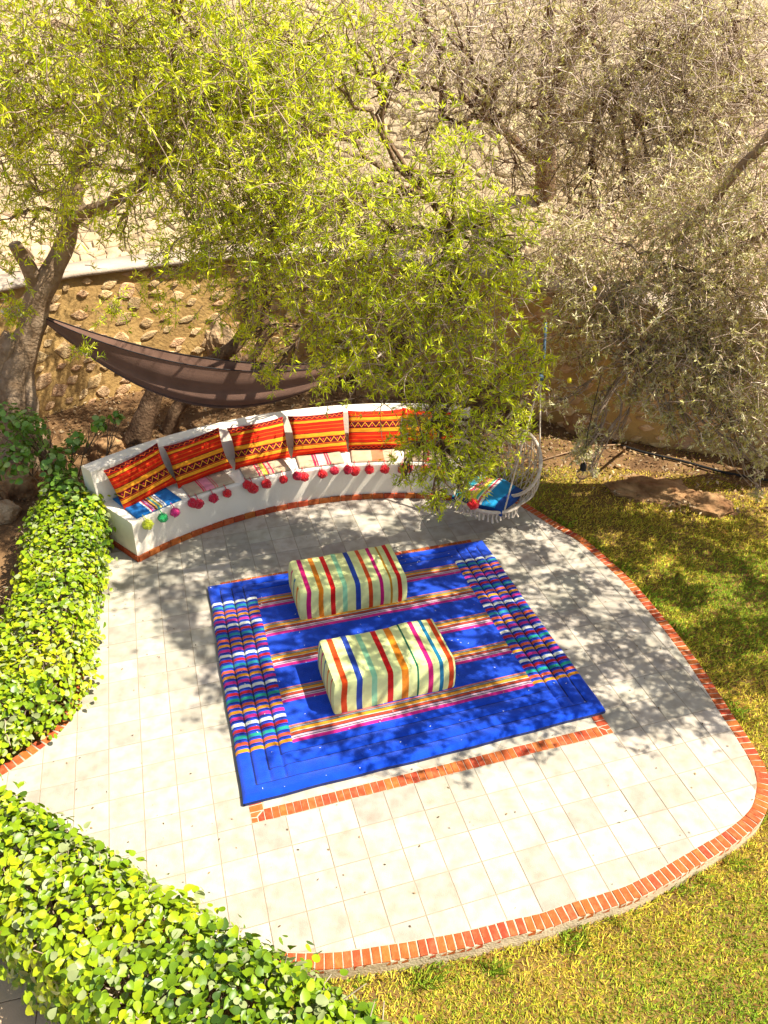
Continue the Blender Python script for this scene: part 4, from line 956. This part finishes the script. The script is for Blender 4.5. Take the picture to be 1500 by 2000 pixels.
b3=[B(760,50,9.4,.5,.6),B(820,260,10.4,.5,.45),B(1130,430,9.8,.5,.7),B(1400,330,9.2,.7,.9),B(870,60,9.6,.75,.8),B(1000,70,10,.9,.9),B(1150,60,10.2,.9),B(1300,70,10,.9),B(1440,60,9.6,.9,1.1),B(920,200,10.2,.7,.6),B(1060,210,10.6,.8,.6),B(1200,200,10,.85),B(1340,200,9.6,.85),B(1470,210,9.2,.8,1.1),B(1120,320,10.6,.7,.7),B(1010,330,11,.5,.5),B(1280,320,9.6,.7,.9),B(790,160,10,.4,.5),B(1240,420,10,.5,.7)]
branches(tm,st,b3,.065,9,400); tm.build('trunk',M['bark2'],t3,smooth=True)
crown(t3,b3,3000,16,(.045,.075),.20,M['leafo'],M['twig3'],203,L=(.3,.6),droop=.05,tr=.0054,bare=2400)

# right-hand tree beside the lawn, with unseen boughs added over the patio for their shade
t4=thing('argan_tree','silvery grey argan tree with pale limbs hanging in from the right edge','tree',(6.2,8.6,0))
tm=MB()
lm([(6.2,8.6,-.1),(6.1,8.5,.9),(5.9,8.2,1.9),(5.7,7.9,3.0),(5.5,7.4,4.2),(5.2,6.9,5.4),(4.8,6.3,6.3)],[.30,.24,.21,.18,.15,.12,.08],31,.05,12)
lm([RY(1580,150,7.6),RY(1500,270,7.9),RY(1440,330,8),RY(1390,400,8.1),RY(1340,450,8.2),RY(1310,480,8.2)],[.07,.05,.045,.04,.034,.02],32)
lm([RY(1620,330,7.8),RY(1520,440,7.7),RY(1440,490,7.8),RY(1370,530,7.9),RY(1250,690,7.8)],[.06,.045,.04,.03,.012],33)
lm([(5.7,7.9,3.0),RY(1650,120,7.6),RY(1580,150,7.6)],[.10,.08,.07],34); lm([(5.8,8.0,2.6),RY(1620,330,7.8)],[.09,.06],35)
lm([(5.5,7.4,4.2),(4.4,6.5,5.6),(3.2,5.9,6.2),(2.0,5.6,6.4)],[.11,.08,.06,.04],36)
lm([(5.2,6.9,5.4),(4.6,5.6,6.2),(4.0,4.6,6.5)],[.09,.06,.04],37)
st=[RY(1500,270,7.9),RY(1390,400,8.1),RY(1440,490,7.8),RY(1370,530,7.9),RY(1250,690,7.8)]
b4=[B(1120,470,8.4,.40,.9),B(1200,560,8.1,.50),B(1330,430,8.3,.6,.9),B(1450,430,7.8,.6),B(1330,580,7.9,.55),B(1440,580,7.6,.55),B(1130,580,8.2,.35,.9),B(1240,690,7.9,.40),B(1360,690,7.7,.45,1.1),B(1460,700,7.4,.45,1.1),B(1130,700,8.1,.24,.8),B(1090,640,8.2,.25,.6),B(1300,800,7.6,.22,1.2),B(1400,800,7.5,.32,1.2),B(1470,820,7.3,.28,1.3),B(1240,770,7.8,.18,1),B(1170,790,7.8,.16,1),B(1085,780,7.8,.2,.9),B(1150,850,7.4,.13,2.4),B(1140,890,7.25,.10,2.6),B(1155,915,7.2,.06,3),B(1440,870,7.3,.14,1.5),B(1490,900,7.1,.12,1.6),B(1480,960,7.0,.06,1.6),B(1210,840,7.8,.12,1),B(1320,840,7.5,.14,1.2),B(1380,860,7.4,.12,1.2),B(1280,730,7.7,.3,.8),B(1420,740,7.4,.4,.9),B(1180,640,8,.35,.8),B(1050,560,8.4,.22,.7),B(1060,460,8.8,.3,.6)]
branches(tm,st,b4,.022,6,500)
# unseen boughs added overhead, placed by the shade they cast on the patio
sh=[shade(-2.2,6.9,5.6),shade(-1.3,7.1,5.7),shade(-.4,7.3,5.8),shade(.5,7.3,5.9),shade(1.3,7.1,5.9),shade(2.0,6.7,5.8),shade(-2.1,6.1,5.9),shade(-1.2,6.3,6.0),shade(-.2,6.4,6.1),shade(.8,6.4,6.2),shade(1.7,6.1,6.1),shade(2.4,5.7,6.0),shade(-.6,5.5,6.4),shade(.4,5.5,6.5),shade(1.3,5.3,6.5),shade(2.2,4.9,6.3),shade(.6,4.7,6.7),shade(1.6,4.5,6.7),shade(3.2,6.6,5.9),shade(3.8,5.8,5.9),shade(3.3,5.0,6.2)]
rr_=[.5,.5,.5,.5,.5,.5,.42,.5,.5,.5,.5,.42,.40,.45,.45,.38,.28,.30,.5,.5,.4]
b5=[(c,r_,.9) for c,r_ in zip(sh,rr_)]+[(shade(.95,3.95,6.9),.22,.6),(shade(-1.9,5.5,6.2),.28,.6)]
st2=[np.array(q) for q in ((4.4,6.5,5.6),(3.2,5.9,6.2),(2.0,5.6,6.4),(4.6,5.6,6.2),(4.0,4.6,6.5))]
branches(tm,st2,b5,.03,6,600); tm.build('trunk',M['palebark'],t4,smooth=True)
crown(t4,b4,4000,16,(.036,.068),.25,M['leafs'],M['ptwig'],204,L=(.2,.4),droop=.25,tr=.0050,bare=2200)
mask=[tuple(G(*q))[:2] for q in ((175,1075),(170,1150),(280,1215),(370,1300),(430,1390),(560,1430),(700,1475),(820,1440),(900,1470),(1010,1430),(1190,1440),(1330,1440),(1440,1390),(1500,1340),(1640,1250),(1500,1000),(1000,955),(760,960),(740,1040),(480,1110))]
r5=np.random.default_rng(205); n5=80000; Sx=np.stack([r5.uniform(-3.2,5,n5),r5.uniform(3.8,8.6,n5)],1); mask2=[tuple(G(*q))[:2] for q in ((185,1060),(480,1112),(740,1045),(760,950),(560,985),(420,1020),(290,1075))]
Sj=Sx+r5.normal(0,.16,Sx.shape)
Sx=Sx[inside(mask,Sj)|(inside(mask2,Sx)&(r5.random(len(Sx))<.30))|((np.hypot((Sx[:,0]-.45)/.30,(Sx[:,1]-3.75)/.22)<1)&(r5.random(len(Sx))<.35))]
ho=vnoise(np.concatenate([Sx,Sx[:,:1]*0],1),2.8,71,3)+.6*vnoise(np.concatenate([Sx,Sx[:,:1]*0],1),.5,72,2); Sx=Sx[(ho>-.05)|(r5.random(len(Sx))<.10)][:7600]; n5=len(Sx)
z5=np.full(n5,5.4)                                       # as low as the bough can be without hanging into the picture's right edge
for zt in np.arange(5.2,2.9,-.2):
    q5=np.stack([Sx[:,0]+SUN_AZ.x*COT*zt,Sx[:,1]+SUN_AZ.y*COT*zt,np.full(n5,zt)],1); z5=np.where(pxy(q5)[0]>1640,zt,z5)
z5=z5+r5.uniform(0,.7,n5); p5=np.stack([Sx[:,0]+SUN_AZ.x*COT*z5,Sx[:,1]+SUN_AZ.y*COT*z5,z5],1)
d5=unit(unit(r5.normal(size=(n5,3)))+np.array([-.2,0,-.05])); l5=r5.uniform(.16,.32,(n5,1)); P5=np.stack([p5+d5*l5*(t_-.5)+r5.normal(size=(n5,3))*.012 for t_ in np.linspace(0,1,5)],1)
v,f=tubes(P5,np.broadcast_to(np.array([1,.85,.7,.5,.25])*.006,(n5,5)),3); part('unseen_shade_twigs',v,f,M['ptwig'],t4,kind='stuff')
v,f=leaf_quads(P5,18,(.04,.07),.30,np.random.default_rng(206),clump=8,spread=.8); o=part('unseen_shade_leaves',v,f,M['leafo'],t4,kind='stuff'); attr(o.data,'tint',np.random.default_rng(1).random(len(f)))  # unseen leaves added where their shade dapples the patio
v,f=ico(2)
for px_,py_,y_ in ((1160,565,7.5),(1112,743,7.4)): part('fruit',v*np.array([.024,.024,.032])+np.array(RY(px_,py_,y_)),f,M['fruit'],t4,smooth=True)

# ---------------------------------------------------------------- leafy hedges and shrub
LT=np.array([(0,0,0),(0,.30,-.045),(0,.66,-.05),(0,1,-.15),(-.26,.07,.03),(-.40,.27,.05),(-.36,.55,.03),(-.19,.80,-.03),(.26,.07,.03),(.40,.27,.05),(.36,.55,.03),(.19,.80,-.03)]); LT[:,1]-=.1
LF=np.array([(0,1,4),(4,1,5),(1,6,5),(1,2,6),(2,7,6),(2,3,7),(0,8,1),(8,9,1),(1,9,10),(1,10,2),(2,10,11),(2,11,3)])
def leaf_frames(n,r,tilt=.75,up=.35):
    nr=unit(n+unit(r.normal(size=n.shape))*tilt+np.array([0,0,up])); d=unit(np.cross(nr,unit(r.normal(size=n.shape)))); return np.stack([np.cross(d,nr),d,nr],-1)   # columns x,y,z
def leafage(t,pos,nrm,size,m,r,nobj,tilt=.75,up=.35,stuff='foliage'):
    R=leaf_frames(nrm,r,tilt,up); s=r.uniform(*size,(len(pos),1,1)); asp=r.uniform(.85,1.1,(len(pos),1))
    x,y,dep=pxy(pos); camd=unit(np.array([0,0,CAM_H])-pos); score=np.abs((R[:,:,2]*camd).sum(1))*(s[:,0,0]/dep)*((nrm*camd).sum(1)>.15)*(x>-10)*(x<1510)*(y<2010)
    tn=np.clip(.46+.22*vnoise(pos,1.6,9,3)+.13*r.normal(size=len(pos)),.01,.88); gy=r.random(len(pos))<.18; tn[gy]=.96
    order=np.argsort(-score); pick=order[:nobj*2]; pick=r.choice(pick,min(nobj,len(pick)),replace=False); isobj=np.zeros(len(pos),bool); isobj[pick]=True
    mes=[]
    for k in range(3):
        q=LT.copy(); q[:,2]*=1+.5*k; q[:,0]*=[1,.88,1.1][k]; mes.append(mesh('leaf',q,LF,m,True))
    b=np.array(t.location)
    for k in pick:
        o=link(mes[k%3],'leaf',t); o.color=(float(tn[k]),0,0,1); Mx=np.eye(4); Mx[:3,:3]=R[k]*s[k]; Mx[:3,3]=pos[k]-b; o.matrix_local=Matrix(Mx.tolist())
    rs=~isobj
    if rs.sum():
        q=LT[None]*np.concatenate([asp[rs][:,None]*1,np.ones((rs.sum(),1,1)),np.ones((rs.sum(),1,1))],2); V=np.einsum('nij,nkj->nki',R[rs],q*s[rs])+pos[rs][:,None]
        F=(LF[None]+np.arange(rs.sum())[:,None,None]*12).reshape(-1,3); o=part(stuff,V.reshape(-1,3),F,m,t,smooth=True,kind='stuff'); attr(o.data,'tint',np.repeat(tn[rs],12))
def hedge(t,line,w,h,n,size,m,seed,nobj,bump=.06):
    r=np.random.default_rng(seed); Lc=resample(catmull(line,8),.05); tg_=np.gradient(Lc[:,:2],axis=0); tg_=unit(tg_); nn=np.stack([-tg_[:,1],tg_[:,0]],1)
    hh=Lc[:,2]; ww=Lc[:,3]
    k=r.integers(0,len(Lc),n); pm=r.uniform(0,3.4,n); top_=(pm>1.05)&(pm<2.35); cx=np.where(pm<=1.05,1.,np.where(top_,1-2*(pm-1.05)/1.3,-1.)); cz=np.where(top_,1.,np.where(pm<=1.05,pm/1.05*1.6-.6,(3.4-pm)/1.05*1.6-.6))
    q_=np.maximum(np.abs(cx)**4+np.abs(np.maximum(cz,0))**4,1e-6)**.25; cx=cx/np.maximum(q_,1); cz=cz/np.maximum(q_,1)
    a=np.arctan2(cz,cx); ca_=np.where(top_,cx*.5,np.sign(cx)); sa_=np.where(top_,1,.35)
    dep=r.uniform(0,1,n)**2.2*.30; bm=1+bump*vnoise(np.stack([Lc[k,0]*2,Lc[k,1]*2,a*1.2],1),.7,seed)*2
    cx=cx*(1-dep)*bm; cz=cz*(1-dep*.8)*bm
    pos=np.stack([Lc[k,0]+nn[k,0]*cx*ww[k]/2,Lc[k,1]+nn[k,1]*cx*ww[k]/2,hh[k]*(.45+.55*cz)],1)+r.normal(size=(n,3))*.024
    nrm=unit(np.stack([nn[k,0]*ca_,nn[k,1]*ca_,sa_],1)); sho=r.random(n)<.07; pos[sho]+=nrm[sho]*r.uniform(.03,.11,(sho.sum(),1))
    # rounded ends
    s_=k/len(Lc); endk=(s_<.03)|(s_>.97); nrm[endk,:2]+=(tg_[k]*np.where(s_<.5,-1,1)[:,None])[endk]*.8; nrm=unit(nrm)
    leafage(t,pos,nrm,size,m,r,nobj)
    ns=520; kk=r.integers(0,len(Lc),ns); p0=np.stack([Lc[kk,0],Lc[kk,1],r.uniform(-.05,.2,ns)],1)+r.normal(size=(ns,3))*np.array([.05,.05,0])
    off=r.uniform(-.45,.45,(ns,1))*ww[kk][:,None]; p1=np.stack([Lc[kk,0],Lc[kk,1],hh[kk]*r.uniform(.7,1.03,ns)],1); p1[:,:2]+=nn[kk]*off+r.normal(size=(ns,2))*.08
    tt=np.linspace(0,1,5)[None,:,None]; Pp=p0[:,None]*(1-tt)+p1[:,None]*tt+r.normal(size=(ns,5,3))*.02
    v,f=tubes(Pp,np.broadcast_to(np.array([.008,.007,.006,.005,.003]),(ns,5)),4); part('stems',v,f,M['hstem'],t,kind='stuff')
h1=thing('hedge','clipped leafy green hedge along the left edge of the patio','hedge',(-3.2,5.4,0))
hedge(h1,[(-3.38,7.05,.62,.70),(-3.26,6.3,.60,.70),(-3.08,5.6,.58,.72),(-2.96,5.0,.56,.74),(-2.94,4.58,.52,.72),(-3.25,4.1,.48,.66),(-3.65,3.75,.45,.6),(-4.1,3.5,.4,.5)],.75,.6,11500,(.030,.070),M['hedge'],301,300)
h2=thing('hedge','big sunlit leafy hedge in the near left corner below the patio','hedge',(-1.3,2.3,0))
hedge(h2,[(-3.7,3.2,.70,.66),(-2.9,3.0,.74,.68),(-2.2,2.72,.74,.70),(-1.55,2.34,.72,.74),(-.95,1.98,.68,.78),(-.4,1.74,.63,.74),(.08,1.52,.54,.68),(.45,1.36,.42,.55)],.8,.7,15500,(.030,.074),M['hedge'],302,300)
sh_=thing('leafy_shrub','dark green rambling shrub at the left tree foot beside the bench end','shrub',(-3.6,7.4,0))
r=np.random.default_rng(77)
sb=[(np.array(G(60,850,.85)),.24),(np.array(G(30,900,.75)),.28),(np.array(G(110,900,.8)),.22),(np.array(G(130,960,.6)),.28),(np.array(G(60,830,1.1)),.18),(np.array(G(150,860,.95)),.13),(np.array(G(195,830,1.1)),.11),(np.array(G(225,815,1.2)),.08),(np.array(G(160,1000,.5)),.26),(np.array(G(180,1040,.35)),.2),(np.array(G(120,940,.55)),.22),(np.array(G(15,820,1.1)),.22)]
pos=[];nr=[]
for c,R in sb:
    n_=int(1500*R*R)+16; u=unit(r.normal(size=(n_,3))); pos.append(c+u*R*r.uniform(.4,1,(n_,1))); nr.append(u)
pos=np.concatenate(pos); nr=np.concatenate(nr); leafage(sh_,pos,nr,(.055,.095),M['shrub'],r,240,.6,.5)
sm=MB()
for k,(c,R) in enumerate(sb):
    q,rr=limb((-3.6+r.normal()*.1,7.4+r.normal()*.1,0),c,.012,.005,7,.15,900+k); sm.add(*tube(q,rr,5))
    for j in range(5): q2,r2=limb(q[4],c+unit(r.normal(size=3))*R,.006,.003,5,.2,950+k*9+j); sm.add(*tube(q2,r2,4))
sm.build('stems',M['bark2'],sh_)

# ---------------------------------------------------------------- grass, litter, petals
r=np.random.default_rng(55)
n=900000; X=np.stack([r.uniform(-.6,6.2,n),r.uniform(.8,9.6,n)],1)
x,y,dep=pxy(np.concatenate([X,np.full((n,1),-.08)],1)); keep=(x>-20)&(x<1530)&(y<2040)
X=X[keep]; dep=dep[keep]; keep=~inside(OUTR[::3],X); X=X[keep]; dep=dep[keep]
d2=np.min(np.stack([np.hypot(X[:,0]-a,X[:,1]-b) for a,b in (OUTR[::16])],1),axis=1)
pat=vnoise(np.concatenate([X,X[:,:1]*0],1),.55,61,4); pat2=vnoise(np.concatenate([X,X[:,:1]*0],1),2.2,62,3)
dens=np.clip(.95-.10*(X[:,1]-3)-.35*(pat2<-.30)-.25*(pat<-.35)+.2*(pat>0)-.30*(X[:,1]>8.0),.15,1); dens[d2<.09]=.7
k=r.random(len(X))<dens*.58; X,dep,d2,pat,pat2=X[k],dep[k],d2[k],pat[k],pat2[k]; n=len(X)
tuft=(d2<.16)&(pat2+.5*np.sin(X[:,0]*5+X[:,1]*3)>-.15)
ln=r.uniform(.028,.062,n)*np.where(tuft,r.uniform(.9,2.2,n),1); a=r.uniform(0,6.28,n); dr=np.stack([np.cos(a)*.75,np.sin(a)*.75,r.uniform(.25,1.3,n)],1); dr=unit(dr); sd=np.stack([-np.sin(a),np.cos(a),np.zeros(n)],1)
wd=(.0030+.0006*dep)[:,None]; p0=np.concatenate([X,lawn_z(X[:,0],X[:,1])[:,None]-.002],1)
V=np.stack([p0-sd*wd*.5,p0+sd*wd*.5,p0+dr*ln[:,None]*.6+sd*wd*.4,p0+dr*ln[:,None]+np.array([0,0,-.2])*ln[:,None]],1).reshape(-1,3)
green=np.clip(.33+.60*pat+.35*r.normal(size=n)+.6*tuft+.02,0,1)[:,None]
cs=np.array([(.80,.58,.09)]),np.array([(.64,.58,.045)]),np.array([(.27,.40,.03)])
C=np.where(green<.5,cs[0]*(1-green*2)+cs[1]*green*2,cs[1]*(2-green*2)+cs[2]*(green*2-1)); C=C*r.uniform(.45,1.3,(n,1)); br=r.random(n)<.14; C[br]=np.array([.40,.20,.05])
C[tuft]*=r.uniform(.75,1.2,(tuft.sum(),1))
go=part('grass',V,np.arange(len(V)).reshape(-1,4),M['grass']); tag(go,'short patchy yellow green grass of the dry lawn','grass',kind='stuff'); attr(go.data,'Col',np.concatenate([C,np.ones((n,1))],1),'FLOAT_COLOR')
def flakes(name,label,P,size,cols,seed,flat=.25):
    r=np.random.default_rng(seed); n=len(P); nrm=unit(np.array([0,0,1.])+r.normal(size=(n,3))*flat); d=unit(np.cross(nrm,unit(r.normal(size=(n,3))))); s=np.cross(nrm,d); l=r.uniform(*size,(n,1)); w=l*r.uniform(.25,.6,(n,1))
    V=np.stack([P-d*l*.5,P+s*w*.5+nrm*l*.1,P+d*l*.5,P-s*w*.5+nrm*l*.08],1).reshape(-1,3); o=part(name,V,np.arange(4*n).reshape(-1,4),M['litter']); tag(o,label,'leaves',kind='stuff')
    C=np.array(cols)[r.integers(0,len(cols),n)]*r.uniform(.7,1.2,(n,1)); attr(o.data,'Col',np.concatenate([C,np.ones((n,1))],1),'FLOAT_COLOR')
n=12000; X=np.stack([r.uniform(-5,5.5,n),r.uniform(7.6,11.6,n)],1); dB=np.hypot(X[:,0]-BC[0],X[:,1]-BC[1]); X=X[(dB>4.65)]; X=X[~inside(OUTR[::3],X)]
flakes('leaf_litter','dry brown leaf litter scattered over the soil behind the bench',np.concatenate([X,lawn_z(X[:,0],X[:,1])[:,None]+.045],1),(.03,.075),[(.24,.13,.05),(.34,.22,.10),(.15,.075,.03),(.42,.31,.18)],66,.6)
uv=r.random((130,2)); Pp=np.array([(1-u)*(1-v)*BLv+u*(1-v)*BRv+(1-u)*v*TLv+u*v*TRv for u,v in uv]); flakes('fallen_petals','tiny pale fallen leaves sprinkled on the blue rug',np.concatenate([Pp,np.full((130,1),.068)],1),(.008,.024),[(.75,.72,.6),(.6,.6,.4)],67,.2)
n=420; X=np.stack([r.uniform(-3,3,n),r.uniform(2.6,7.8,n)],1); X=X[inside(INNER,X)]; X=X[~inside(rugpoly,X)]
flakes('fallen_specks','small dark fallen leaf specks strewn over the pale patio tiles',np.concatenate([X,np.full((len(X),1),.006)],1),(.008,.028),[(.12,.07,.03),(.25,.16,.07),(.08,.06,.03)],68,.2)
